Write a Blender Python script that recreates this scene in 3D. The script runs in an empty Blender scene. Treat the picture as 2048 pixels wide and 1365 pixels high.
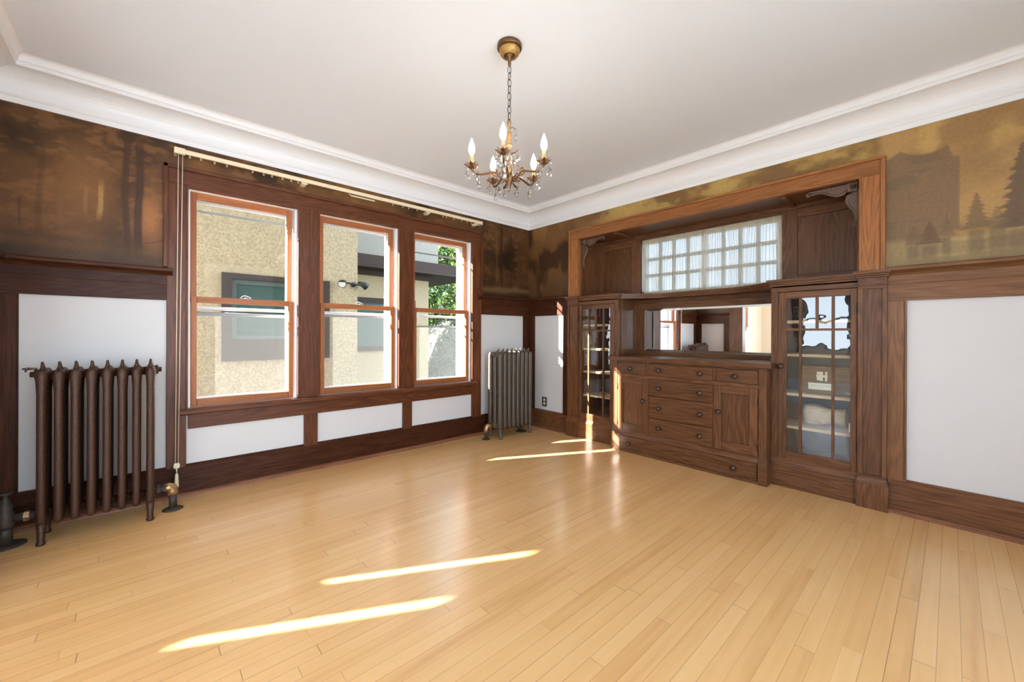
import bpy, bmesh, math, random
import numpy as np
from mathutils import Vector, Matrix, noise as mnoise

random.seed(7)
SC = bpy.context.scene
COL = SC.collection
PI = math.pi

# ------------------------------------------------------------------ camera
CAM = Vector((-3.4845, -3.5211, 1.11))
YAW, ROLL = 0.8319, 0.0035
cd = bpy.data.cameras.new('camera'); co = bpy.data.objects.new('camera', cd); COL.objects.link(co)
F = Vector((math.cos(YAW), math.sin(YAW), 0)); R0 = Vector((math.sin(YAW), -math.cos(YAW), 0)); U0 = Vector((0, 0, 1))
R_ = math.cos(ROLL) * R0 + math.sin(ROLL) * U0; U_ = math.cos(ROLL) * U0 - math.sin(ROLL) * R0
M = Matrix.Identity(4)
for i in range(3):
    M[i][0] = R_[i]; M[i][1] = U_[i]; M[i][2] = -F[i]; M[i][3] = CAM[i]
co.matrix_world = M
cd.sensor_fit = 'HORIZONTAL'; cd.sensor_width = 36.0
cd.lens = 800.954 / 2048 * 36.0
cd.shift_y = -(682.5 - 668.344) / 2048
cd.clip_start = 0.02; cd.clip_end = 200
SC.camera = co

# ------------------------------------------------------------------ light: sky, sun, exposure
SKY = 10.0
w = bpy.data.worlds.new('sky'); SC.world = w; w.use_nodes = True
nt = w.node_tree; nt.nodes.clear()
wo = nt.nodes.new('ShaderNodeOutputWorld'); bg = nt.nodes.new('ShaderNodeBackground')
tc = nt.nodes.new('ShaderNodeTexCoord'); sx = nt.nodes.new('ShaderNodeSeparateXYZ'); rp = nt.nodes.new('ShaderNodeValToRGB')
nt.links.new(tc.outputs['Generated'], sx.inputs[0]); nt.links.new(sx.outputs['Z'], rp.inputs[0])
rp.color_ramp.elements[0].position = 0.0; rp.color_ramp.elements[0].color = (0.775, 0.90, 1.02, 1)
rp.color_ramp.elements[1].position = 0.7; rp.color_ramp.elements[1].color = (0.56, 0.77, 1.02, 1)
nt.links.new(rp.outputs[0], bg.inputs['Color']); bg.inputs['Strength'].default_value = SKY
nt.links.new(bg.outputs[0], wo.inputs['Surface'])
w.cycles.sampling_method = 'AUTOMATIC'

SUN_DIR = Vector((0.885, -0.466, -0.385)).normalized()
sd = bpy.data.lights.new('sun', 'SUN'); sd.energy = 78.0; sd.angle = math.radians(0.45); sd.color = (1.0, 0.965, 0.91)
so = bpy.data.objects.new('sun', sd); COL.objects.link(so)
so.rotation_euler = SUN_DIR.to_track_quat('-Z', 'Y').to_euler(); so.location = (-12, 8, 8)

def portal(name, loc, direction, sxx, syy):
    l = bpy.data.lights.new(name, 'AREA'); l.shape = 'RECTANGLE'; l.size = sxx; l.size_y = syy
    l.cycles.is_portal = True
    o = bpy.data.objects.new(name, l); COL.objects.link(o)
    o.location = loc; o.rotation_euler = Vector(direction).to_track_quat('-Z', 'Y').to_euler()

SC.view_settings.view_transform = 'Standard'; SC.view_settings.look = 'None'
SC.view_settings.gamma = 1.0; SC.view_settings.exposure = 0.24
SC.view_settings.use_curve_mapping = False
cy = SC.cycles
cy.use_denoising = True
try: cy.denoiser = 'OPENIMAGEDENOISE'
except Exception: pass
cy.max_bounces = 12; cy.diffuse_bounces = 6; cy.glossy_bounces = 5; cy.transmission_bounces = 8; cy.transparent_max_bounces = 16
cy.sample_clamp_indirect = 6.0; cy.caustics_reflective = False; cy.caustics_refractive = False
cy.use_light_tree = True

# ------------------------------------------------------------------ key sizes (metres; room corner at the origin)
XW, YS = -4.13, -5.0            # west partition and south wall
CEIL = 2.62
C = -1.958                      # centre line of the built-in along the east wall
OPEN = [(-3.287, -2.595), (-2.444, -1.733), (-1.587, -0.878)]
WZ0, WZ1 = 0.592, 2.110
T = 0.24                        # outer wall thickness

# ------------------------------------------------------------------ materials
def new_mat(name):
    m = bpy.data.materials.new(name); m.use_nodes = True
    n = m.node_tree.nodes; l = m.node_tree.links
    return m, n, l, n['Principled BSDF']

def srgb(r, g, b):
    f = lambda c: c / 12.92 if c <= 0.04045 else ((c + 0.055) / 1.055) ** 2.4
    return (f(r / 255), f(g / 255), f(b / 255), 1)

def ramp(n, stops):
    r = n.new('ShaderNodeValToRGB'); e = r.color_ramp.elements
    while len(e) < len(stops): e.new(0.5)
    for k, (p, c) in enumerate(stops): e[k].position = p; e[k].color = c
    return r

def plain(name, col, rough=0.5, metal=0.0, spec=0.5, bump=0.0, bscale=200, vary=0.0):
    m, n, l, b = new_mat(name)
    b.inputs['Base Color'].default_value = col; b.inputs['Roughness'].default_value = rough
    b.inputs['Metallic'].default_value = metal; b.inputs['Specular IOR Level'].default_value = spec
    if bump or vary:
        t = n.new('ShaderNodeTexCoord'); z = n.new('ShaderNodeTexNoise'); z.inputs['Scale'].default_value = bscale; z.inputs['Detail'].default_value = 6
        l.new(t.outputs['Object'], z.inputs['Vector'])
        if bump:
            u = n.new('ShaderNodeBump'); u.inputs['Strength'].default_value = bump; u.inputs['Distance'].default_value = 0.004
            l.new(z.outputs['Fac'], u.inputs['Height']); l.new(u.outputs[0], b.inputs['Normal'])
        if vary:
            d = tuple(c * (1 - vary) for c in col[:3]) + (1,); e = tuple(min(1, c * (1 + vary)) for c in col[:3]) + (1,)
            r = ramp(n, [(0.3, d), (0.7, e)]); l.new(z.outputs['Fac'], r.inputs[0]); l.new(r.outputs[0], b.inputs['Base Color'])
    return m

def wood(name, dark, mid, light, rough=0.36, grain=1.0, coat=0.05, spec=0.18):
    """three materials, grain along x / y / z; each board gets its own seed from the face attribute"""
    out = []
    for ax in range(3):
        m, n, l, b = new_mat(f'{name}_{"xyz"[ax]}')
        t = n.new('ShaderNodeTexCoord'); at = n.new('ShaderNodeAttribute'); at.attribute_name = 'seed'
        mul = n.new('ShaderNodeVectorMath'); mul.operation = 'SCALE'; mul.inputs[0].default_value = (17.3, 11.7, 23.1)
        l.new(at.outputs['Fac'], mul.inputs['Scale'])
        add = n.new('ShaderNodeVectorMath'); add.operation = 'ADD'; l.new(t.outputs['Object'], add.inputs[0]); l.new(mul.outputs[0], add.inputs[1])
        mp = n.new('ShaderNodeMapping'); s = [6.0, 6.0, 6.0]; s[ax] = 0.6; mp.inputs['Scale'].default_value = s
        l.new(add.outputs[0], mp.inputs['Vector'])
        z = n.new('ShaderNodeTexNoise'); z.inputs['Scale'].default_value = 1.0; z.inputs['Detail'].default_value = 2.5; z.inputs['Roughness'].default_value = 0.45
        l.new(mp.outputs[0], z.inputs['Vector'])
        k = n.new('ShaderNodeMath'); k.operation = 'MULTIPLY'; k.inputs[1].default_value = 120.0 * grain; l.new(z.outputs['Fac'], k.inputs[0])
        sn = n.new('ShaderNodeMath'); sn.operation = 'SINE'; l.new(k.outputs[0], sn.inputs[0])
        mp2 = n.new('ShaderNodeMapping'); s2 = [150.0] * 3; s2[ax] = 5.0; mp2.inputs['Scale'].default_value = s2
        l.new(add.outputs[0], mp2.inputs['Vector'])
        z2 = n.new('ShaderNodeTexNoise'); z2.inputs['Scale'].default_value = 1.0; z2.inputs['Detail'].default_value = 4; l.new(mp2.outputs[0], z2.inputs['Vector'])
        ma = n.new('ShaderNodeMath'); ma.operation = 'MULTIPLY_ADD'; ma.inputs[1].default_value = 0.075; l.new(sn.outputs[0], ma.inputs[0])
        mp3 = n.new('ShaderNodeMapping'); s3 = [420.0] * 3; s3[ax] = 16.0; mp3.inputs['Scale'].default_value = s3; l.new(add.outputs[0], mp3.inputs['Vector'])
        z3 = n.new('ShaderNodeTexNoise'); z3.inputs['Scale'].default_value = 1.0; z3.inputs['Detail'].default_value = 2; l.new(mp3.outputs[0], z3.inputs['Vector'])
        q1 = n.new('ShaderNodeMath'); q1.operation = 'MULTIPLY_ADD'; q1.inputs[1].default_value = 0.55; q1.inputs[2].default_value = 0.05; l.new(z2.outputs['Fac'], q1.inputs[0])
        q2 = n.new('ShaderNodeMath'); q2.operation = 'MULTIPLY_ADD'; q2.inputs[1].default_value = 0.35; l.new(z3.outputs['Fac'], q2.inputs[0]); l.new(q1.outputs[0], q2.inputs[2])
        l.new(q2.outputs[0], ma.inputs[2])
        r = ramp(n, [(0.16, dark), (0.5, mid), (0.86, light)]); l.new(ma.outputs[0], r.inputs[0])
        # tone of each board
        wn = n.new('ShaderNodeTexWhiteNoise'); wn.noise_dimensions = '1D'; l.new(at.outputs['Fac'], wn.inputs['W'])
        mr = n.new('ShaderNodeMapRange'); mr.inputs['To Min'].default_value = 0.86; mr.inputs['To Max'].default_value = 1.14; l.new(wn.outputs['Value'], mr.inputs['Value'])
        mx = n.new('ShaderNodeVectorMath'); mx.operation = 'SCALE'; l.new(r.outputs[0], mx.inputs[0]); l.new(mr.outputs[0], mx.inputs['Scale'])
        l.new(mx.outputs[0], b.inputs['Base Color'])
        b.inputs['Roughness'].default_value = rough; b.inputs['Specular IOR Level'].default_value = spec
        b.inputs['Coat Weight'].default_value = coat; b.inputs['Coat Roughness'].default_value = 0.18
        u = n.new('ShaderNodeBump'); u.inputs['Strength'].default_value = 0.18; u.inputs['Distance'].default_value = 0.0015
        l.new(ma.outputs[0], u.inputs['Height']); l.new(u.outputs[0], b.inputs['Normal'])
        out.append(m)
    return out

OAK = wood('dark_oak', (0.012, 0.0038, 0.0018, 1), (0.050, 0.0158, 0.0068, 1), (0.104, 0.036, 0.015, 1), coat=0.02, spec=0.10)
OAKB = wood('cabinet_oak', (0.024, 0.0085, 0.0035, 1), (0.112, 0.046, 0.019, 1), (0.21, 0.095, 0.042, 1))
OAKC = wood('casing_oak', (0.080, 0.027, 0.0075, 1), (0.250, 0.095, 0.029, 1), (0.360, 0.150, 0.050, 1))
SASH = wood('sash_wood', (0.19, 0.062, 0.021, 1), (0.29, 0.098, 0.034, 1), (0.36, 0.132, 0.050, 1), rough=0.4, grain=0.4)
PALE = wood('shelf_wood', (0.40, 0.28, 0.17, 1), (0.52, 0.38, 0.24, 1), (0.60, 0.46, 0.31, 1), rough=0.5)
BOXW = wood('box_wood', (0.10, 0.05, 0.022, 1), (0.20, 0.115, 0.055, 1), (0.29, 0.18, 0.095, 1), rough=0.4)

m_plaster = plain('white_plaster', (0.565, 0.551, 0.540, 1), 0.65, bump=0.08, bscale=260)
m_ceiling = plain('ceiling_paint', (0.80, 0.85, 0.91, 1), 0.7, bump=0.03, bscale=90)  # cool tint put in the paint to offset warm light off the floor
m_crown = plain('crown_paint', (0.80, 0.79, 0.78, 1), 0.4)
m_cream = plain('cream_plaster', (0.78, 0.64, 0.48, 1), 0.7)
m_whitepaint = plain('white_paint', (0.82, 0.82, 0.82, 1), 0.35)
m_alum = plain('white_aluminium', (0.78, 0.79, 0.80, 1), 0.3)
m_grey_alum = plain('grey_aluminium', (0.30, 0.31, 0.32, 1), 0.35)
m_ivory = plain('ivory_metal', (0.72, 0.62, 0.42, 1), 0.4)
m_cord = plain('ivory_cord', (0.70, 0.60, 0.45, 1), 0.8)
m_iron = plain('bronzed_iron', (0.050, 0.020, 0.010, 1), 0.42, 0.2, 0.3, bump=0.5, bscale=160, vary=0.35)
m_iron2 = plain('grey_iron', (0.082, 0.060, 0.042, 1), 0.42, 0.25, 0.5, bump=0.5, bscale=160, vary=0.3)
m_brass = plain('aged_brass', (0.42, 0.27, 0.13, 1), 0.35, 0.85, vary=0.3, bscale=60)
m_pipe = plain('dark_pipe', (0.050, 0.038, 0.028, 1), 0.55, 0.2, 0.3)
m_bronze = plain('chandelier_bronze', (0.15, 0.072, 0.028, 1), 0.38, 0.7, bump=0.3, bscale=300, vary=0.35)
m_gilt = plain('gilt_canopy', (0.42, 0.25, 0.08, 1), 0.4, 0.75, bump=0.8, bscale=220, vary=0.4)
m_candle = plain('candle_sleeve', (0.46, 0.27, 0.11, 1), 0.5, vary=0.25, bscale=80)
m_knob = plain('knob_wood', (0.045, 0.022, 0.015, 1), 0.22)
m_hinge = plain('black_iron', (0.02, 0.018, 0.016, 1), 0.5, 0.5)
m_black = plain('black', (0.012, 0.012, 0.012, 1), 0.5)
m_dark = plain('dark_void', (0.02, 0.022, 0.03, 1), 0.7)
m_carve = plain('carved_wood', (0.095, 0.050, 0.030, 1), 0.35, bump=0.3, bscale=120, vary=0.4)
m_outlet = plain('outlet_plate', (0.10, 0.075, 0.035, 1), 0.35, 0.6)
m_recept = plain('ivory_receptacle', (0.70, 0.62, 0.48, 1), 0.4)
m_paper = plain('ivory_paper', (0.78, 0.73, 0.58, 1), 0.7)
m_cross = plain('pale_cross', (0.72, 0.64, 0.52, 1), 0.5, bump=0.3, bscale=300)
m_ink = plain('gold_ink', (0.40, 0.28, 0.12, 1), 0.6)
m_stucco = plain('stucco', (0.285, 0.215, 0.125, 1), 0.9, bump=1.0, bscale=52, vary=0.30)
m_stucco2 = plain('pale_stucco', (0.21, 0.185, 0.15, 1), 0.9, bump=0.6, bscale=28, vary=0.08)
m_trimout = plain('brown_trim', (0.042, 0.028, 0.022, 1), 0.7, spec=0.1)
m_siding = plain('white_siding', (0.80, 0.80, 0.78, 1), 0.6)
m_roof = plain('roof_shingle', (0.10, 0.09, 0.085, 1), 0.9)
m_bark = plain('bark', (0.030, 0.024, 0.018, 1), 0.9)
m_bounce_cut = plain('bounce_cut_cladding', (0.085, 0.065, 0.05, 1), 0.9, vary=0.2, bscale=12)  # dark tone chosen to cut sun bounce off the unseen outer wall
m_grass = plain('lawn_green', (0.10, 0.105, 0.07, 1), 0.95, vary=0.3, bscale=6)
m_bounce_ground = plain('pale_bounce_ground', (0.62, 0.62, 0.61, 1), 0.9, vary=0.08, bscale=5)  # pale tone chosen to bounce daylight indoors

def glass(name, f0=0.08, tint=(0.96, 0.98, 0.97, 1), wavy=0.0, wscale=9.0, f90=1.0):
    m = bpy.data.materials.new(name); m.use_nodes = True; n = m.node_tree.nodes; l = m.node_tree.links; n.clear()
    o = n.new('ShaderNodeOutputMaterial'); mx = n.new('ShaderNodeMixShader'); tr = n.new('ShaderNodeBsdfTransparent'); gl = n.new('ShaderNodeBsdfGlossy')
    tr.inputs['Color'].default_value = tint; gl.inputs['Roughness'].default_value = 0.012; gl.inputs['Color'].default_value = (1, 1, 1, 1)
    g = n.new('ShaderNodeNewGeometry'); dt = n.new('ShaderNodeVectorMath'); dt.operation = 'DOT_PRODUCT'
    l.new(g.outputs['Incoming'], dt.inputs[0]); l.new(g.outputs['Normal'], dt.inputs[1])
    def mt(op, a, b):
        k = n.new('ShaderNodeMath'); k.operation = op
        for q, v in enumerate((a, b)):
            if isinstance(v, float): k.inputs[q].default_value = v
            elif v is not None: l.new(v, k.inputs[q])
        return k.outputs[0]
    c = mt('ABSOLUTE', dt.outputs['Value'], None)
    p5 = mt('POWER', mt('SUBTRACT', 1.0, c), 5.0)
    l.new(mt('ADD', mt('MULTIPLY', p5, (1.0 - f0) * f90), f0), mx.inputs[0])
    l.new(tr.outputs[0], mx.inputs[1]); l.new(gl.outputs[0], mx.inputs[2])
    if wavy:
        t = n.new('ShaderNodeTexCoord'); z = n.new('ShaderNodeTexNoise'); z.inputs['Scale'].default_value = wscale; z.inputs['Detail'].default_value = 1.5
        u = n.new('ShaderNodeBump'); u.inputs['Strength'].default_value = wavy; u.inputs['Distance'].default_value = 0.01
        l.new(t.outputs['Object'], z.inputs['Vector']); l.new(z.outputs['Fac'], u.inputs['Height'])
        l.new(u.outputs[0], gl.inputs['Normal'])
    l.new(mx.outputs[0], o.inputs['Surface'])
    return m

m_glass = glass('window_glass', 0.0015, (0.88, 0.895, 0.89, 1), f90=0.25)
m_glass_bay = glass('bay_window_glass', 0.006, (0.17, 0.18, 0.19, 1))  # tint darkened to dim the sky behind the sheer curtains
m_cabglass = glass('wavy_cabinet_glass', 0.075, wavy=0.12, wscale=7)
m_pane_dark, _n, _l, _b = new_mat('neighbour_pane'); _b.inputs['Base Color'].default_value = (0.03, 0.06, 0.05, 1); _b.inputs['Roughness'].default_value = 0.5; _b.inputs['Specular IOR Level'].default_value = 0.15

def mirror_mat():
    m, n, l, b = new_mat('mirror_silver'); b.inputs['Base Color'].default_value = (0.90, 0.90, 0.89, 1); b.inputs['Metallic'].default_value = 1.0; b.inputs['Roughness'].default_value = 0.015
    return m
m_mirror = mirror_mat()

def mesh_screen(name, alpha, col):
    m = bpy.data.materials.new(name); m.use_nodes = True; n = m.node_tree.nodes; l = m.node_tree.links; n.clear()
    o = n.new('ShaderNodeOutputMaterial'); mx = n.new('ShaderNodeMixShader'); mx.inputs[0].default_value = alpha
    tr = n.new('ShaderNodeBsdfTransparent'); d = n.new('ShaderNodeBsdfDiffuse'); d.inputs['Color'].default_value = col
    tl = n.new('ShaderNodeBsdfTranslucent'); tl.inputs['Color'].default_value = col; m2 = n.new('ShaderNodeMixShader'); m2.inputs[0].default_value = 0.5
    l.new(d.outputs[0], m2.inputs[1]); l.new(tl.outputs[0], m2.inputs[2]); l.new(tr.outputs[0], mx.inputs[1]); l.new(m2.outputs[0], mx.inputs[2]); l.new(mx.outputs[0], o.inputs['Surface'])
    return m
def sheer(name, a, col):
    m = mesh_screen(name, 0.5, col); n = m.node_tree.nodes; l = m.node_tree.links
    g = n.new('ShaderNodeNewGeometry'); d = n.new('ShaderNodeVectorMath'); d.operation = 'DOT_PRODUCT'; l.new(g.outputs['Incoming'], d.inputs[0]); l.new(g.outputs['Normal'], d.inputs[1])
    def mt(op, x, y):
        k = n.new('ShaderNodeMath'); k.operation = op
        for q, v in enumerate((x, y)):
            if isinstance(v, float): k.inputs[q].default_value = v
            elif v is not None: l.new(v, k.inputs[q])
        return k.outputs[0]
    c = mt('MAXIMUM', mt('ABSOLUTE', d.outputs['Value'], None), 0.08)
    f = mt('SUBTRACT', 1.0, mt('POWER', 1.0 - a, mt('DIVIDE', 1.0, c)))
    mixes = [q for q in n if q.type == 'MIX_SHADER' and any(x.to_node.type == 'OUTPUT_MATERIAL' for x in q.outputs[0].links)]
    l.new(f, mixes[0].inputs[0])
    return m
m_screen = mesh_screen('insect_screen', 0.20, (0.24, 0.24, 0.235, 1))
m_sheer = sheer('sheer_curtain', 0.66, (0.80, 0.75, 0.64, 1))
m_sheer_hem = mesh_screen('curtain_heading', 0.80, (0.80, 0.72, 0.54, 1))

m_bulb = bpy.data.materials.new('lit_bulb'); m_bulb.use_nodes = True
_b = m_bulb.node_tree.nodes['Principled BSDF']; _b.inputs['Base Color'].default_value = (1, 0.95, 0.85, 1)
_b.inputs['Emission Color'].default_value = (1.0, 0.95, 0.88, 1); _b.inputs['Emission Strength'].default_value = 62.0

m_crystal = bpy.data.materials.new('crystal'); m_crystal.use_nodes = True
_n = m_crystal.node_tree.nodes; _l = m_crystal.node_tree.links; _n.clear()
_o = _n.new('ShaderNodeOutputMaterial'); _g = _n.new('ShaderNodeBsdfGlass'); _g.inputs['IOR'].default_value = 1.55; _g.inputs['Color'].default_value = (1, 1, 1, 1)
_t = _n.new('ShaderNodeBsdfTransparent'); _x = _n.new('ShaderNodeMixShader'); _x.inputs[0].default_value = 0.65
_l.new(_t.outputs[0], _x.inputs[1]); _l.new(_g.outputs[0], _x.inputs[2]); _l.new(_x.outputs[0], _o.inputs['Surface'])

def floor_mat():
    m, n, l, b = new_mat('maple_strip_floor')
    def math_(op, a, bb=None, v=None):
        k = n.new('ShaderNodeMath'); k.operation = op
        if isinstance(a, float): k.inputs[0].default_value = a
        else: l.new(a, k.inputs[0])
        if bb is not None:
            if isinstance(bb, float): k.inputs[1].default_value = bb
            else: l.new(bb, k.inputs[1])
        if v is not None: k.inputs[2].default_value = v
        return k.outputs[0]
    t = n.new('ShaderNodeTexCoord'); s = n.new('ShaderNodeSeparateXYZ'); l.new(t.outputs['Object'], s.inputs[0])
    W = 0.0572
    yr = math_('DIVIDE', s.outputs['Y'], W); row = math_('FLOOR', yr); fy = math_('FRACT', yr)
    wn = n.new('ShaderNodeTexWhiteNoise'); wn.noise_dimensions = '1D'; l.new(row, wn.inputs['W'])
    off = math_('MULTIPLY', wn.outputs['Value'], 7.0)
    xl = math_('ADD', math_('DIVIDE', s.outputs['X'], 1.15), off); idx = math_('FLOOR', xl); fx = math_('FRACT', xl)
    cmb = n.new('ShaderNodeCombineXYZ'); l.new(row, cmb.inputs[0]); l.new(idx, cmb.inputs[1])
    w2 = n.new('ShaderNodeTexWhiteNoise'); w2.noise_dimensions = '2D'; l.new(cmb.outputs[0], w2.inputs['Vector'])
    # grain
    sh = n.new('ShaderNodeVectorMath'); sh.operation = 'SCALE'; l.new(w2.outputs['Color'], sh.inputs[0]); sh.inputs['Scale'].default_value = 9.0
    ad = n.new('ShaderNodeVectorMath'); ad.operation = 'ADD'; l.new(t.outputs['Object'], ad.inputs[0]); l.new(sh.outputs[0], ad.inputs[1])
    mp = n.new('ShaderNodeMapping'); mp.inputs['Scale'].default_value = (2.0, 38.0, 1.0); l.new(ad.outputs[0], mp.inputs['Vector'])
    z = n.new('ShaderNodeTexNoise'); z.inputs['Scale'].default_value = 1.0; z.inputs['Detail'].default_value = 5; l.new(mp.outputs[0], z.inputs['Vector'])
    tone = math_('ADD', math_('MULTIPLY', w2.outputs['Value'], 0.34), math_('MULTIPLY', z.outputs['Fac'], 0.66))
    r = ramp(n, [(0.10, (0.55, 0.280, 0.098, 1)), (0.40, (0.68, 0.385, 0.150, 1)), (0.65, (0.72, 0.425, 0.176, 1)), (0.95, (0.78, 0.495, 0.235, 1))])
    l.new(tone, r.inputs[0])
    # gaps
    e1 = math_('MINIMUM', fy, math_('SUBTRACT', 1.0, fy)); g1 = math_('LESS_THAN', e1, 0.017)
    e2 = math_('MINIMUM', fx, math_('SUBTRACT', 1.0, fx)); g2 = math_('LESS_THAN', e2, 0.0012)
    gk = math_('MAXIMUM', g1, g2)
    wg = n.new('ShaderNodeTexWhiteNoise'); wg.noise_dimensions = '1D'; l.new(math_('ADD', row, 0.5), wg.inputs['W'])
    gs = math_('MULTIPLY', gk, math_('MULTIPLY_ADD', wg.outputs['Value'], 0.5, 0.18))
    mx = n.new('ShaderNodeMix'); mx.data_type = 'RGBA'; l.new(gs, mx.inputs['Factor']); l.new(r.outputs[0], mx.inputs['A']); mx.inputs['B'].default_value = (0.09, 0.045, 0.02, 1)
    l.new(mx.outputs['Result'], b.inputs['Base Color'])
    b.inputs['Roughness'].default_value = 0.36; b.inputs['Specular IOR Level'].default_value = 0.55
    b.inputs['Coat Weight'].default_value = 0.55; b.inputs['Coat Roughness'].default_value = 0.19
    nb = n.new('ShaderNodeTexNoise'); nb.inputs['Scale'].default_value = 5.0; nb.inputs['Detail'].default_value = 1; l.new(t.outputs['Object'], nb.inputs['Vector'])
    hs = math_('ADD', math_('MULTIPLY', nb.outputs['Fac'], 1.0), math_('MULTIPLY', w2.outputs['Value'], 0.12))
    u = n.new('ShaderNodeBump'); u.inputs['Strength'].default_value = 0.12; u.inputs['Distance'].default_value = 0.02
    l.new(hs, u.inputs['Height']); l.new(u.outputs[0], b.inputs['Normal'])
    return m
m_floor = floor_mat()

def mural_mat():
    m, n, l, b = new_mat('painted_mural')
    a = n.new('ShaderNodeAttribute'); a.attribute_name = 'paint'
    t = n.new('ShaderNodeTexCoord'); z = n.new('ShaderNodeTexNoise'); z.inputs['Scale'].default_value = 60; z.inputs['Detail'].default_value = 5
    l.new(t.outputs['Object'], z.inputs['Vector'])
    mr = n.new('ShaderNodeMapRange'); mr.inputs['To Min'].default_value = 0.8; mr.inputs['To Max'].default_value = 1.2; l.new(z.outputs['Fac'], mr.inputs['Value'])
    s = n.new('ShaderNodeVectorMath'); s.operation = 'SCALE'; l.new(a.outputs['Color'], s.inputs[0]); l.new(mr.outputs[0], s.inputs['Scale'])
    l.new(s.outputs[0], b.inputs['Base Color']); b.inputs['Roughness'].default_value = 0.42; b.inputs['Specular IOR Level'].default_value = 0.16
    return m
m_mural = mural_mat()

def leaf_mat():
    m, n, l, b = new_mat('leaf_green')
    a = n.new('ShaderNodeAttribute'); a.attribute_name = 'seed'
    r = ramp(n, [(0.0, (0.018, 0.055, 0.012, 1)), (0.5, (0.07, 0.14, 0.025, 1)), (1.0, (0.26, 0.30, 0.06, 1))]); l.new(a.outputs['Fac'], r.inputs[0]); l.new(r.outputs[0], b.inputs['Base Color'])
    b.inputs['Roughness'].default_value = 0.6
    return m
m_leaf = leaf_mat()

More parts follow.
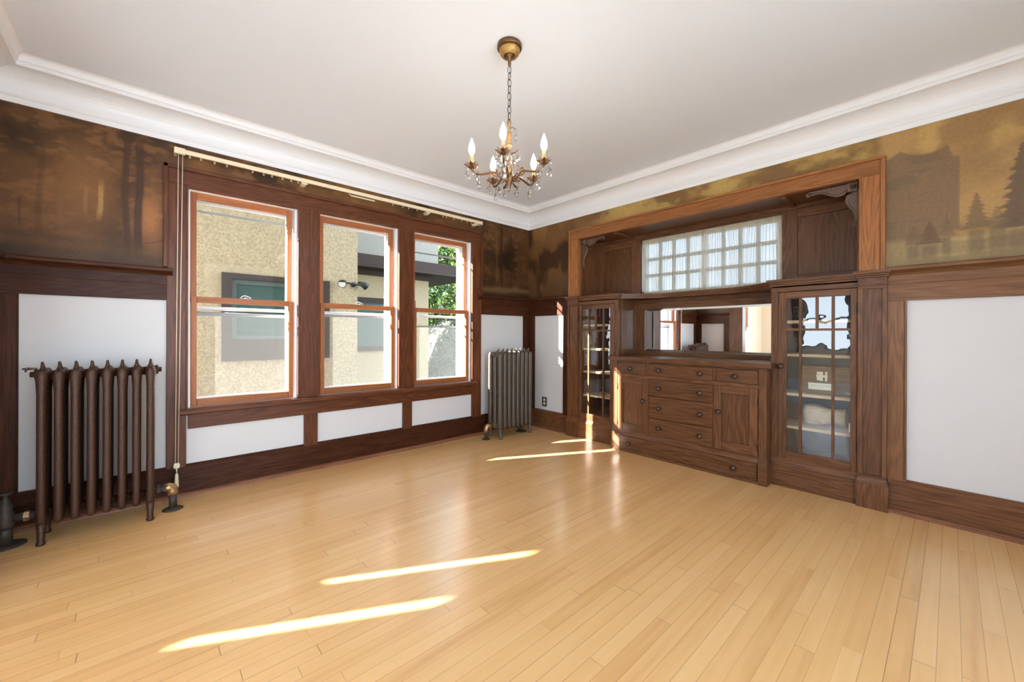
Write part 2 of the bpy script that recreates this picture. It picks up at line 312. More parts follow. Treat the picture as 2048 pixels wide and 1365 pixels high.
# ------------------------------------------------------------------ mesh helpers
class MB:
    def __init__(s): s.bm = bmesh.new(); s.seed = s.bm.faces.layers.float.new('seed'); s.smooth = set()
    def _fin(s, faces, ax, smooth=False):
        v = random.random()
        for f in faces: f.material_index = ax; f[s.seed] = v; f.smooth = smooth
    def box(s, x0, x1, y0, y1, z0, z1, ax=None):
        x0, x1 = sorted((x0, x1)); y0, y1 = sorted((y0, y1)); z0, z1 = sorted((z0, z1))
        d = (x1 - x0, y1 - y0, z1 - z0)
        if ax is None: ax = max(range(3), key=lambda i: d[i])
        v = [s.bm.verts.new(p) for p in ((x0, y0, z0), (x1, y0, z0), (x1, y1, z0), (x0, y1, z0), (x0, y0, z1), (x1, y0, z1), (x1, y1, z1), (x0, y1, z1))]
        q = [(3, 2, 1, 0), (4, 5, 6, 7), (0, 1, 5, 4), (1, 2, 6, 5), (2, 3, 7, 6), (3, 0, 4, 7)]
        s._fin([s.bm.faces.new([v[i] for i in k]) for k in q], ax); return s
    def hexa(s, pts, ax=0):
        v = [s.bm.verts.new(p) for p in pts]
        q = [(3, 2, 1, 0), (4, 5, 6, 7), (0, 1, 5, 4), (1, 2, 6, 5), (2, 3, 7, 6), (3, 0, 4, 7)]
        s._fin([s.bm.faces.new([v[i] for i in k]) for k in q], ax); return s
    def loft(s, rings, closed_ends=True, ax=0, smooth=True, loop=False):
        R = [[s.bm.verts.new(p) for p in r] for r in rings]; n = len(R[0]); fs = []
        rng = range(len(R)) if loop else range(len(R) - 1)
        for i in rng:
            A = R[i]; B = R[(i + 1) % len(R)]
            for j in range(n): fs.append(s.bm.faces.new((A[j], A[(j + 1) % n], B[(j + 1) % n], B[j])))
        caps = []
        if closed_ends and not loop:
            caps.append(s.bm.faces.new(list(reversed(R[0])))); caps.append(s.bm.faces.new(R[-1]))
        s._fin(fs, ax, smooth); s._fin(caps, ax, False); return s
    def profile(s, prof, p0, p1, inward, m0=0.0, m1=0.0, ax=0):
        """prof: closed list of (d, z); runs from p0 to p1 along a wall, d measured along inward; m0/m1 mitre factors"""
        p0 = Vector(p0); p1 = Vector(p1); t = (p1 - p0).normalized(); q = Vector(inward)
        a = [p0 + q * d + t * (d * m0) + Vector((0, 0, z)) for d, z in prof]
        b = [p1 + q * d - t * (d * m1) + Vector((0, 0, z)) for d, z in prof]
        s.loft([a, b], True, ax, False); return s
    def tube(s, pts, rad, seg=10, ax=0, cap=True, loop=False, sx=1.0):
        pts = [Vector(p) for p in pts]; n = len(pts); rings = []
        up = Vector((0, 0, 1)); prev = None
        for i, p in enumerate(pts):
            if loop: t = pts[(i + 1) % n] - pts[i - 1]
            else: t = pts[min(i + 1, n - 1)] - pts[max(i - 1, 0)]
            t.normalize()
            if prev is None:
                a = t.cross(up)
                if a.length < 1e-3: a = t.cross(Vector((0, 1, 0)))
            else: a = prev - t * prev.dot(t)
            a.normalize(); prev = a; b = t.cross(a)
            r = rad[i] if isinstance(rad, (list, tuple)) else rad
            rings.append([p + a * (math.cos(2 * PI * k / seg) * r * sx) + b * (math.sin(2 * PI * k / seg) * r) for k in range(seg)])
        s.loft(rings, cap, ax, True, loop); return s
    def lathe(s, prof, c=(0, 0, 0), seg=20, axis='z', ax=0, smooth=True):
        rings = []
        for r, h in prof:
            ring = []
            for k in range(seg):
                a = 2 * PI * k / seg; u, v = max(r, 1e-4) * math.cos(a), max(r, 1e-4) * math.sin(a)
                p = {'z': (u, v, h), 'x': (h, u, v), 'y': (v, h, u), '-x': (-h, v, u), '-y': (u, -h, v)}[axis]
                ring.append((c[0] + p[0], c[1] + p[1], c[2] + p[2]))
            rings.append(ring)
        s.loft(rings, True, ax, smooth); return s
    def quad(s, pts, ax=0):
        s._fin([s.bm.faces.new([s.bm.verts.new(p) for p in pts])], ax); return s
    def prism(s, poly, axis, a, b, ax=0):
        """poly in the two other axes (in xyz order), extruded a..b along axis"""
        def P(u, v, w): return {'x': (w, u, v), 'y': (u, w, v), 'z': (u, v, w)}[axis]
        s.loft([[P(u, v, a) for u, v in poly], [P(u, v, b) for u, v in poly]], True, ax, False); return s
    def build(s, name, mats, parent=None, bevel=0.0, loc=None):
        bmesh.ops.recalc_face_normals(s.bm, faces=s.bm.faces)
        me = bpy.data.meshes.new(name); s.bm.to_mesh(me); s.bm.free()
        o = bpy.data.objects.new(name, me); COL.objects.link(o)
        for m in (mats if isinstance(mats, (list, tuple)) else [mats]): me.materials.append(m)
        if not isinstance(mats, (list, tuple)):
            for p in me.polygons: p.material_index = 0
        if parent is not None:
            o.parent = parent
            me.transform(Matrix.Translation(-world_loc(parent)))
        if bevel:
            b = o.modifiers.new('soft_edges', 'BEVEL'); b.width = bevel; b.segments = 2; b.limit_method = 'ANGLE'; b.angle_limit = math.radians(50)
        return o

def world_loc(o):
    v = Vector(o.location)
    while o.parent is not None: o = o.parent; v += Vector(o.location)
    return v

def thing(name, label, cat, loc, group=None):
    o = bpy.data.objects.new(name, None); COL.objects.link(o); o.location = loc; o.empty_display_size = 0.1
    o['label'] = label; o['category'] = cat
    if group: o['group'] = group
    return o
def tag(o, label, cat, group=None):
    o['label'] = label; o['category'] = cat
    if group: o['group'] = group
    return o
def struct(o): o['kind'] = 'structure'; return o
def children(o): return [c for c in bpy.data.objects if c.parent is o]
def dup(root, loc, label=None):
    def rec(o, par):
        c = o.copy(); COL.objects.link(c); c.parent = par
        for k in children(o): rec(k, c)
        return c
    r = rec(root, None); r.location = loc
    if label: r['label'] = label
    return r

def holes_wall(mb, axis, t0, t1, u0, u1, z0, z1, holes, ax=0):
    """wall slab between t0..t1 on axis; holes (u0,u1,z0,z1)"""
    us = sorted({u0, u1, *[h[0] for h in holes], *[h[1] for h in holes]}); us = [u for u in us if u0 <= u <= u1]
    for a, b in zip(us[:-1], us[1:]):
        hs = sorted([(h[2], h[3]) for h in holes if h[0] < (a + b) / 2 < h[1]])
        z = z0; segs = []
        for h0, h1 in hs:
            if h0 > z: segs.append((z, h0))
            z = h1
        if z < z1: segs.append((z, z1))
        for s0, s1 in segs:
            if axis == 'y': mb.box(a, b, t0, t1, s0, s1, ax)
            else: mb.box(t0, t1, a, b, s0, s1, ax)

# ================================================================== THE SETTING
XL = -8.30                                  # far wall of the adjoining room
mb = MB(); mb.box(XW - 0.14, 0.0, YS, 0.0, -0.06, 0.0); struct(mb.build('floor', m_floor))
mb = MB(); mb.box(XL, XW - 0.14, YS, 0.0, -0.06, 0.0); struct(mb.build('floor_adjoining', plain('neutral_bounce_floor', (0.50, 0.50, 0.50, 1), 0.95)))  # unseen floor, made neutral grey to keep warm bounce out of the room
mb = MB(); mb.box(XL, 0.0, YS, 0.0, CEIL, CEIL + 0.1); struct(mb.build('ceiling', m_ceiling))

LW = [(-7.060, -6.520, 1.33, 1.93), (-6.50, -5.945, 1.33, 1.92)]        # two small high windows of the adjoining room
mb = MB(); holes_wall(mb, 'y', 0.0, T, XL - 0.2, 0.0, -0.06, CEIL + 0.1, [(a, b, WZ0 - 0.03, WZ1) for a, b in OPEN] + LW)
wall_n = struct(mb.build('wall_north', m_plaster))
mb = MB(); holes_wall(mb, 'x', 0.0, T, YS, T, -0.06, CEIL + 0.1, [(C - 1.16, C + 1.16, 0.0, 2.162)])
wall_e = struct(mb.build('wall_east', m_plaster))
mb = MB(); holes_wall(mb, 'y', -0.004, 0.0, XL, XW - 0.14, 0.0, CEIL, LW); struct(mb.build('wall_adjoining', m_cream))
W_DOOR = (-3.70, -0.855)
mb = MB(); holes_wall(mb, 'x', XW - 0.14, XW, YS, 0.0, 0.0, CEIL, [(W_DOOR[0], W_DOOR[1], 0.0, 2.12)])
wall_w = struct(mb.build('wall_west', m_plaster))
SOUTH_FILL = [(-4.0, -2.85, 0.1, 2.40), (-2.79, -1.64, 0.1, 2.40), (-7.6, -6.4, 0.1, 2.36), (-6.2, -5.0, 0.1, 2.36)]  # unseen south windows, added and sized to let in fill daylight
mb = MB(); holes_wall(mb, 'y', YS - T, YS, XL - 0.2, T, -0.06, CEIL + 0.1, SOUTH_FILL)
struct(mb.build('wall_south', m_plaster))
WW = [(-1.95, -1.05, 0.75, 2.2), (-2.95, -2.05, 0.75, 2.2), (-3.95, -3.05, 0.75, 2.2)]
mb = MB(); holes_wall(mb, 'x', XL - 0.2, XL, YS, 0.0, -0.06, CEIL + 0.1, WW)
struct(mb.build('wall_far_west', m_cream))

# portals for the daylight through each window, the added south ones too
for a, b in OPEN: portal('window_daylight', ((a + b) / 2, T + 0.01, (WZ0 + WZ1) / 2), (0, -1, 0), b - a, WZ1 - WZ0)
for a, b, z0, z1 in SOUTH_FILL: portal('window_daylight', ((a + b) / 2, YS - T - 0.01, (z0 + z1) / 2), (0, 1, 0), b - a, z1 - z0)
for a, b, z0, z1 in WW: portal('window_daylight', (XL - 0.21, (a + b) / 2, (z0 + z1) / 2), (1, 0, 0), b - a, z1 - z0)

# ---- painted mural friezes (paint held in the mesh)
def fbm(u, v, oct=5, seed=0):
    rng = np.random.RandomState(seed); out = np.zeros_like(u); amp = 1.0; tot = 0
    for o in range(oct):
        g = rng.rand(256, 256); fq = 2.0 ** o
        x = u * fq + 37.1 * o; y = v * fq + 11.3 * o
        xi = np.floor(x).astype(int); yi = np.floor(y).astype(int); fx = x - xi; fy = y - yi
        fx = fx * fx * (3 - 2 * fx); fy = fy * fy * (3 - 2 * fy)
        a = g[xi % 256, yi % 256]; b = g[(xi + 1) % 256, yi % 256]; c = g[xi % 256, (yi + 1) % 256]; d = g[(xi + 1) % 256, (yi + 1) % 256]
        out += amp * (a * (1 - fx) * (1 - fy) + b * fx * (1 - fy) + c * (1 - fx) * fy + d * fx * fy); tot += amp; amp *= 0.5
    return out / tot
def L3(r, g, b): return np.array(srgb(r, g, b)[:3])
def sstep(a, b, x):
    t = np.clip((x - a) / (b - a), 0, 1); return t * t * (3 - 2 * t)
def mixc(base, col, f): return base * (1 - f[..., None]) + np.array(col) * f[..., None]

def paint_north(x, z):
    n1 = fbm(x * 2.2, z * 2.6, 5, 1); n2 = fbm(x * 5, z * 7, 4, 2); n3 = fbm(x * 14, z * 26, 4, 3)
    c = np.ones(x.shape + (3,)) * L3(92, 62, 38)
    c = mixc(c, L3(54, 37, 25), sstep(0.36, 0.66, n1)); c = mixc(c, L3(116, 78, 44), 0.55 * sstep(0.42, 0.75, n2))
    glow = np.exp(-((x + 3.78) / 0.16) ** 2 - ((z - 2.0) / 0.3) ** 2); c = mixc(c, L3(135, 92, 50), 0.65 * glow)
    glow = np.exp(-((x + 3.47) / 0.07) ** 2 - ((z - 1.86) / 0.16) ** 2); c = mixc(c, L3(160, 106, 64), 0.8 * glow)
    c = mixc(c, L3(150, 105, 62), 0.3 * sstep(0.5, 0.75, n3) * sstep(1.55, 2.0, z))
    for xc, w_, z0, z1, col, s in ((-3.585, .015, 1.60, 2.33, (64, 42, 30), .85), (-3.525, .018, 1.60, 2.33, (62, 40, 30), .9), (-3.70, .011, 1.82, 2.02, (152, 116, 70), .8), (-3.755, .008, 1.84, 1.98, (130, 98, 58), .6), (-3.87, .008, 1.80, 1.98, (112, 84, 52), .6), (-4.02, .005, 1.72, 1.86, (56, 38, 30), .6), (-3.94, .012, 1.7, 2.25, (70, 48, 32), .4), (-0.45, .02, 1.6, 2.35, (58, 40, 26), .8), (-0.52, .015, 1.7, 2.3, (120, 84, 44), .5), (-0.30, .014, 1.6, 2.3, (62, 42, 28), .6)):
        wob = 0.006 * np.sin(z * 9 + xc * 30)
        c = mixc(c, L3(*col), s * (1 - sstep(w_ * .8, w_ * 1.3, np.abs(x - xc - wob))) * sstep(z0 - .04, z0 + .04, z) * (1 - sstep(z1 - .05, z1 + .05, z)))
    br = np.abs(z - (1.70 + 0.35 * (x + 3.47) ** 2 * 8 + 0.28 * (x + 3.45))); c = mixc(c, L3(66, 44, 30), 0.5 * (1 - sstep(0.002, 0.008, br)) * (x > -3.5) * (x < -3.39))
    bush = 1.62 + 0.10 * fbm(x * 6, z * 0 + 3, 3, 5); c = mixc(c, L3(58, 42, 28), 0.6 * (1 - sstep(bush - .03, bush + .05, z)))
    c = mixc(c, L3(128, 92, 50), 0.45 * np.exp(-((z - 1.63) / 0.03) ** 2) * n2)
    fr = sstep(-0.8, -0.7, x)                                     # the darker piece by the corner
    c = c * (1 - 0.38 * fr[..., None])
    cl = np.exp(-((z - 1.58 - 0.05 * n2 * 2) / 0.03) ** 2) * fr; c = mixc(c, L3(120, 92, 62), 0.45 * cl)
    return c

def spruce(y, z, yc, z0, z1, hw, seed):
    t = np.clip((z1 - z) / (z1 - z0), 0, 1)
    jag = (0.62 + 0.5 * (1 - np.mod((z1 - z) / (z1 - z0) * 9 + 0.35 * fbm(y * 20 + seed, z * 8, 2, seed), 1.0))) ** -1 * 0.8 * (0.7 + 0.6 * fbm(y * 30 + seed, z * 60, 3, 40 + seed))
    return (1 - sstep(0.85, 1.15, np.abs(y - yc) / (hw * (t ** 0.85) * jag + 1e-4))) * (z < z1) * (z > z0)

def paint_east(y, z):
    n1 = fbm(y * 2.5, z * 4, 5, 11); n2 = fbm(y * 7, z * 9, 4, 12)
    c = np.ones(y.shape + (3,)) * L3(160, 125, 78)
    c = mixc(c, L3(140, 108, 68), sstep(0.4, 0.65, n1)); c = mixc(c, L3(184, 150, 88), 0.6 * sstep(0.5, 0.75, n2) * sstep(2.0, 2.3, z))
    c = mixc(c, L3(150, 112, 74), 0.8 * sstep(-3.75, -3.95, y) * sstep(1.8, 2.2, z))
    # cliff
    top = 2.27 - 0.05 * np.abs(np.sin((y + 3.3) * 13)) - 0.10 * sstep(-3.50, -3.53, y)
    rk = sstep(0, 0.02, top - z) * sstep(-3.555, -3.545, y) * (y < -3.0)
    c = mixc(c, L3(116, 92, 68), 0.92 * rk)
    c = mixc(c, L3(104, 86, 64), rk * 0.7 * sstep(0.55, 0.7, fbm(y * 5, z * 16, 4, 14)))
    # water and shore
    wl = 1 - sstep(1.68, 1.72, z); c = mixc(c, L3(138, 118, 82), 0.9 * wl)
    c = mixc(c, L3(178, 146, 98), wl * 0.75 * sstep(0.5, 0.7, fbm(y * 1.6, z * 22, 4, 15)))
    c = mixc(c, L3(168, 126, 62), 0.9 * np.exp(-((z - 1.715 - 0.02 * (y + 3.6)) / 0.014) ** 2) * sstep(-3.74, -3.66, y) * (1 - sstep(-3.50, -3.42, y)))
    shore = np.exp(-((z - 1.735) / 0.03) ** 2); c = mixc(c, L3(112, 92, 68), 0.7 * shore * sstep(0.35, 0.6, n2 + 0.25) * (y < -3.2))
    for yc, z0, z1, hw, col, s, sd_ in ((-3.775, 1.70, 2.16, .085, (96, 78, 62), .92, 1), (-3.615, 1.72, 1.93, .05, (112, 90, 64), .85, 2), (-3.50, 1.70, 1.83, .028, (108, 86, 64), .7, 3), (-3.43, 1.66, 1.80, .055, (98, 76, 58), .9, 4), (-3.36, 1.67, 1.79, .04, (104, 84, 62), .7, 5), (-3.69, 1.73, 1.83, .05, (112, 92, 68), .6, 6), (-3.95, 1.7, 1.85, .10, (112, 90, 66), .7, 7), (-4.2, 1.7, 2.1, .1, (100, 80, 60), .8, 8), (-4.6, 1.7, 2.0, .1, (100, 80, 60), .8, 9)):
        c = mixc(c, L3(*col), s * spruce(y, z, yc, z0, z1, hw, sd_))
        rf = (1 - sstep(0.5, 1.3, np.abs(y - yc) / (hw * 0.7))) * sstep(1.53, 1.62, z) * (1 - sstep(z0 - .02, z0 + .01, z)); c = mixc(c, L3(104, 88, 66), 0.7 * rf)
    for yc in (-3.312, -3.345): c = mixc(c, L3(112, 88, 62), 0.5 * (1 - sstep(.003, .007, np.abs(y - yc - 0.01 * (z - 1.8)))) * sstep(1.70, 1.75, z) * (1 - sstep(1.95, 2.05, z)))
    # foliage band over the casing
    m = sstep(2.21, 2.24, z) * sstep(-3.24, -3.18, y) * (y < -0.7)
    f = L3(150, 118, 66) * np.ones(c.shape); f = mixc(f, L3(116, 88, 54), sstep(0.36, 0.6, fbm(y * 5, z * 9, 5, 17))); f = mixc(f, L3(172, 142, 84), 0.8 * sstep(0.48, 0.66, fbm(y * 4 + 5, z * 7, 5, 18)))
    f = mixc(f, L3(104, 70, 44), 0.8 * sstep(-1.25, -0.9, y)); c = c * (1 - m[..., None]) + f * m[..., None]
    # dark wood by the corner
    k = sstep(-0.76, -0.70, y); d = L3(104, 72, 42) * np.ones(c.shape); d = mixc(d, L3(62, 42, 28), sstep(0.45, 0.65, fbm(y * 5, z * 3, 5, 19)))
    d = mixc(d, L3(140, 102, 56), 0.6 * sstep(2.1, 2.4, z) * sstep(0.4, 0.6, fbm(y * 6, z * 4, 3, 20)))
    d = mixc(d, L3(150, 112, 70), 0.6 * np.exp(-((y + 0.22) / 0.03) ** 2 - ((z - 1.66) / 0.04) ** 2)); d = mixc(d, L3(50, 34, 24), 0.5 * (1 - sstep(1.60, 2.0, z)))
    c = c * (1 - k[..., None]) + d * k[..., None]
    return c

def mural(name, parent, patches, fn, axis, step=0.009):
    V, Fc, Cc = [], [], []
    for u0, u1, z0, z1 in patches:
        nu = max(2, int((u1 - u0) / step)); nz = max(2, int((z1 - z0) / step)); base = len(V)
        U, Z = np.meshgrid(np.linspace(u0, u1, nu), np.linspace(z0, z1, nz), indexing='ij')
        col = np.clip(fn(U, Z), 0.0, 1).reshape(-1, 3); U = U.ravel(); Z = Z.ravel()
        V += [((a, -0.003, b) if axis == 'y' else (-0.003, a, b)) for a, b in zip(U, Z)]
        Cc.append(col)
        for i in range(nu - 1):
            for j in range(nz - 1):
                q = base + i * nz + j; Fc.append((q, q + nz, q + nz + 1, q + 1) if axis == 'y' else (q, q + 1, q + nz + 1, q + nz))
    me = bpy.data.meshes.new(name); me.from_pydata(V, [], Fc); me.materials.append(m_mural)
    at = me.color_attributes.new('paint', 'FLOAT_COLOR', 'POINT'); cc = np.concatenate(Cc); cc = np.concatenate([cc, np.ones((len(cc), 1))], 1)
    at.data.foreach_set('color', cc.astype(np.float32).ravel())
    o = bpy.data.objects.new(name, me); COL.objects.link(o); o.parent = parent
    return o
mural('mural', wall_n, [(XW, -3.37, 1.50, 2.39), (-0.82, -0.0, 1.50, 2.39), (-3.37, -0.82, 2.2, 2.39)], paint_north, 'y', 0.0075)
mural('mural', wall_e, [(-0.72, 0.0, 1.50, 2.39), (-4.0, -3.20, 1.50, 2.39), (YS, -4.0, 1.50, 2.39), (-3.20, -0.72, 2.2, 2.39)], paint_east, 'x', 0.0065)
mb = MB(); mb.box(XW + 0.001, XW + 0.004, W_DOOR[1] + 0.02, 0, 1.5, 2.39); mb.build('frieze', plain('dark_frieze', (0.09, 0.05, 0.025, 1), 0.5, vary=0.4, bscale=4), wall_w)

# ---- crown moulding round the room
prof = [(0, 2.386), (0.012, 2.386), (0.012, 2.418), (0.018, 2.422), (0.024, 2.432), (0.024, 2.446), (0.006, 2.446), (0.006, 2.456)]
for k in range(0, 9):
    a = PI / 2 * k / 8; prof.append((0.108 - 0.102 * math.cos(a), 2.460 + 0.098 * math.sin(a)))
prof += [(0.118, 2.558), (0.118, 2.578), (0.126, 2.583), (0.130, 2.596)]
for k in range(1, 6):
    a = PI / 2 * k / 5; prof.append((0.130 + 0.030 * (1 - math.cos(a)), 2.596 + 0.0242 * math.sin(a)))
prof += [(0, 2.6205)]
mb = MB()
mb.profile(prof, (XW, 0, 0), (0, 0, 0), (0, -1, 0), 1, 1, 0); mb.profile(prof, (0, 0, 0), (0, YS, 0), (-1, 0, 0), 1, 1, 1)
mb.profile(prof, (0, YS, 0), (XW, YS, 0), (0, 1, 0), 1, 1, 0); mb.profile(prof, (XW, YS, 0), (XW, 0, 0), (1, 0, 0), 1, 1, 1)
struct(mb.build('trim_1', m_crown))

# ---- baseboards with shoe moulding
shoe = MB()
def baseboard(mb, p0, p1, inward, ax, m0=0, m1=0):
    mb.profile([(0, 0), (0.022, 0), (0.022, 0.200), (0.010, 0.214), (0, 0.214)], p0, p1, inward, m0, m1, ax)
    shoe.profile([(0.0215, 0), (0.048, 0), (0.046, 0.012), (0.036, 0.024), (0.0215, 0.028)], p0, p1, inward, m0, m1, ax)
mb = MB(); baseboard(mb, (XW, 0, 0), (0, 0, 0), (0, -1, 0), 0, 1, 1); struct(mb.build('baseboard_north', OAK))
mb = MB(); baseboard(mb, (0, 0, 0), (0, C + 1.2995, 0), (-1, 0, 0), 1, 1, 0); baseboard(mb, (0, C - 1.2995, 0), (0, YS, 0), (-1, 0, 0), 1, 0, 1); struct(mb.build('baseboard_east', OAKB))
mb = MB(); baseboard(mb, (XW, W_DOOR[1] + 0.3, 0), (XW, 0, 0), (1, 0, 0), 1, 0, 1); baseboard(mb, (XW, YS, 0), (XW, W_DOOR[0] - 0.13, 0), (1, 0, 0), 1, 1, 0); struct(mb.build('baseboard_west', OAK))
mb = MB(); baseboard(mb, (0, YS, 0), (XW, YS, 0), (0, 1, 0), 0, 1, 1); struct(mb.build('baseboard_south', OAK))
struct(shoe.build('trim_8', wood('shoe_oak', (0.07, 0.024, 0.011, 1), (0.17, 0.066, 0.031, 1), (0.24, 0.105, 0.052, 1))))

# ---- wainscot stiles, frieze boards and plate rails
RAIL = [(0.0, 1.488), (0.030, 1.488), (0.034, 1.496), (0.050, 1.506), (0.058, 1.510), (0.072, 1.512), (0.072, 1.530), (0.066, 1.536), (0, 1.536)]
def frieze_n(mb, x0, x1, m0=0, m1=0):
    mb.box(x0, x1, -0.020, 0, 1.326, 1.490, 0); mb.box(x0, x1, -0.026, -0.018, 1.428, 1.436, 0)
mb = MB()
frieze_n(mb, XW, -3.388); mb.box(XW, -4.022, -0.020, 0, 0.2, 1.326); mb.profile(RAIL, (XW, 0, 0), (-3.36, 0, 0), (0, -1, 0), 1, 0, 0)
mb.box(-4.026, -4.016, -0.012, 0, 0.21, 1.33, 2)
struct(mb.build('trim_2', OAK, bevel=0.002))
mb = MB()
frieze_n(mb, -0.755, 0); mb.box(-0.100, 0, -0.020, 0, 0.2, 1.326); mb.profile(RAIL, (-0.80, 0, 0), (0, 0, 0), (0, -1, 0), 0, 1, 0)
struct(mb.build('trim_3', OAK, bevel=0.002))
mb = MB()
def frieze_e(mb, y0, y1):
    mb.box(-0.020, 0, y0, y1, 1.326, 1.490, 1); mb.box(-0.026, -0.018, y0, y1, 1.428, 1.436, 1)
frieze_e(mb, C + 1.285, -0.02); mb.box(-0.020, 0, -0.115, -0.02, 0.2, 1.326); mb.profile(RAIL, (0, 0, 0), (0, C + 1.322, 0), (-1, 0, 0), 1, 0, 1)
mb.box(-0.020, 0, C + 1.285, -0.570, 0.2, 1.326)
struct(mb.build('trim_4', OAK, bevel=0.002))
mb = MB()
frieze_e(mb, YS, C - 1.285); mb.box(-0.020, 0, C - 1.285, -3.332, 0.2, 1.326); mb.profile(RAIL, (0, C - 1.29, 0), (0, YS, 0), (-1, 0, 0), 0, 1, 1)
mb.box(-0.030, -0.010, -3.336, -3.326, 0.21, 1.33, 2)
struct(mb.build('trim_5', wood('rail_oak', (0.045, 0.018, 0.008, 1), (0.150, 0.066, 0.026, 1), (0.235, 0.110, 0.045, 1)), bevel=0.002))
mb = MB()                                                          # west wall wainscot and the cased opening
mb.box(XW, XW + 0.02, -0.54, -0.02, 1.326, 1.49, 1); mb.box(XW, XW + 0.02, -0.115, -0.02, 0.2, 1.326); mb.box(XW, XW + 0.02, -0.64, -0.54, 0.2, 1.49)
mb.profile(RAIL, (XW, -0.64, 0), (XW, 0, 0), (1, 0, 0), 0, 1, 1)
mb.box(XW, XW + 0.02, YS, W_DOOR[0] - 0.14, 1.326, 1.49, 1); mb.profile(RAIL, (XW, YS, 0), (XW, W_DOOR[0] - 0.14, 0), (1, 0, 0), 1, 0, 1)
struct(mb.build('trim_6', OAK, bevel=0.002))
mb = MB()
for s0, s1 in ((W_DOOR[1], W_DOOR[1] + 0.215), (W_DOOR[0] - 0.14, W_DOOR[0])):
    mb.box(XW, XW + 0.025, s0, s1, 0, 2.12); mb.box(XW - 0.165, XW - 0.14, s0, s1, 0, 2.12)
for s0, s1 in ((W_DOOR[1] - 0.012, W_DOOR[1]), (W_DOOR[0], W_DOOR[0] + 0.012)): mb.box(XW - 0.15, XW + 0.01, s0, s1, 0, 2.12)
mb.box(XW, XW + 0.025, W_DOOR[0] - 0.14, W_DOOR[1] + 0.215, 2.12, 2.24); mb.box(XW - 0.165, XW - 0.14, W_DOOR[0] - 0.14, W_DOOR[1] + 0.215, 2.12, 2.24)
struct(mb.build('door_1', OAKB, bevel=0.003))

# ---- window casing of the three-part window
mb = MB()
x0, x1 = -3.400, -0.770
mb.box(-3.390, -3.287, -0.024, 0, 0.2, WZ1); mb.box(-0.878, -0.757, -0.024, 0, 0.2, WZ1)
mb.box(-2.595, -2.444, -0.024, 0, WZ0, WZ1); mb.box(-1.733, -1.587, -0.024, 0, WZ0, WZ1)
mb.box(-3.390, -0.757, -0.024, 0, WZ1, 2.215)
mb.box(-3.408, -3.384, -0.040, 0, 1.545, 2.232); mb.box(-0.773, -0.749, -0.040, 0, 1.545, 2.232); mb.box(-3.408, -0.749, -0.040, 0, 2.208, 2.232)   # back band
for a, b in OPEN:                                                    # rounded bead round each opening
    mb.box(a - 0.004, a + 0.008, -0.030, 0.010, WZ0, WZ1 + 0.004); mb.box(b - 0.005, b + 0.006, -0.030, 0.006, WZ0, WZ1 + 0.004); mb.box(a, b, -0.030, 0.012, WZ1 - 0.012, WZ1 + 0.004)
# apron and lower stiles
mb.box(-3.277, -0.857, -0.022, 0, 0.454, 0.560)
mb.box(-2.550, -2.448, -0.022, 0, 0.2, 0.454); mb.box(-1.690, -1.595, -0.022, 0, 0.2, 0.454)
mb.box(-0.857, -0.755, -0.022, 0, 0.2, 0.56)
mb.profile([(-0.01, 0.556), (0.066, 0.556), (0.073, 0.564), (0.073, 0.584), (0.066, 0.592), (-0.01, 0.592)], (-3.325, 0, 0), (-0.845, 0, 0), (0, -1, 0), 0, 0, 0)
struct(mb.build('trim_7', wood('window_oak', (0.024, 0.0065, 0.0025, 1), (0.098, 0.0295, 0.011, 1), (0.175, 0.060, 0.022, 1)), bevel=0.003))

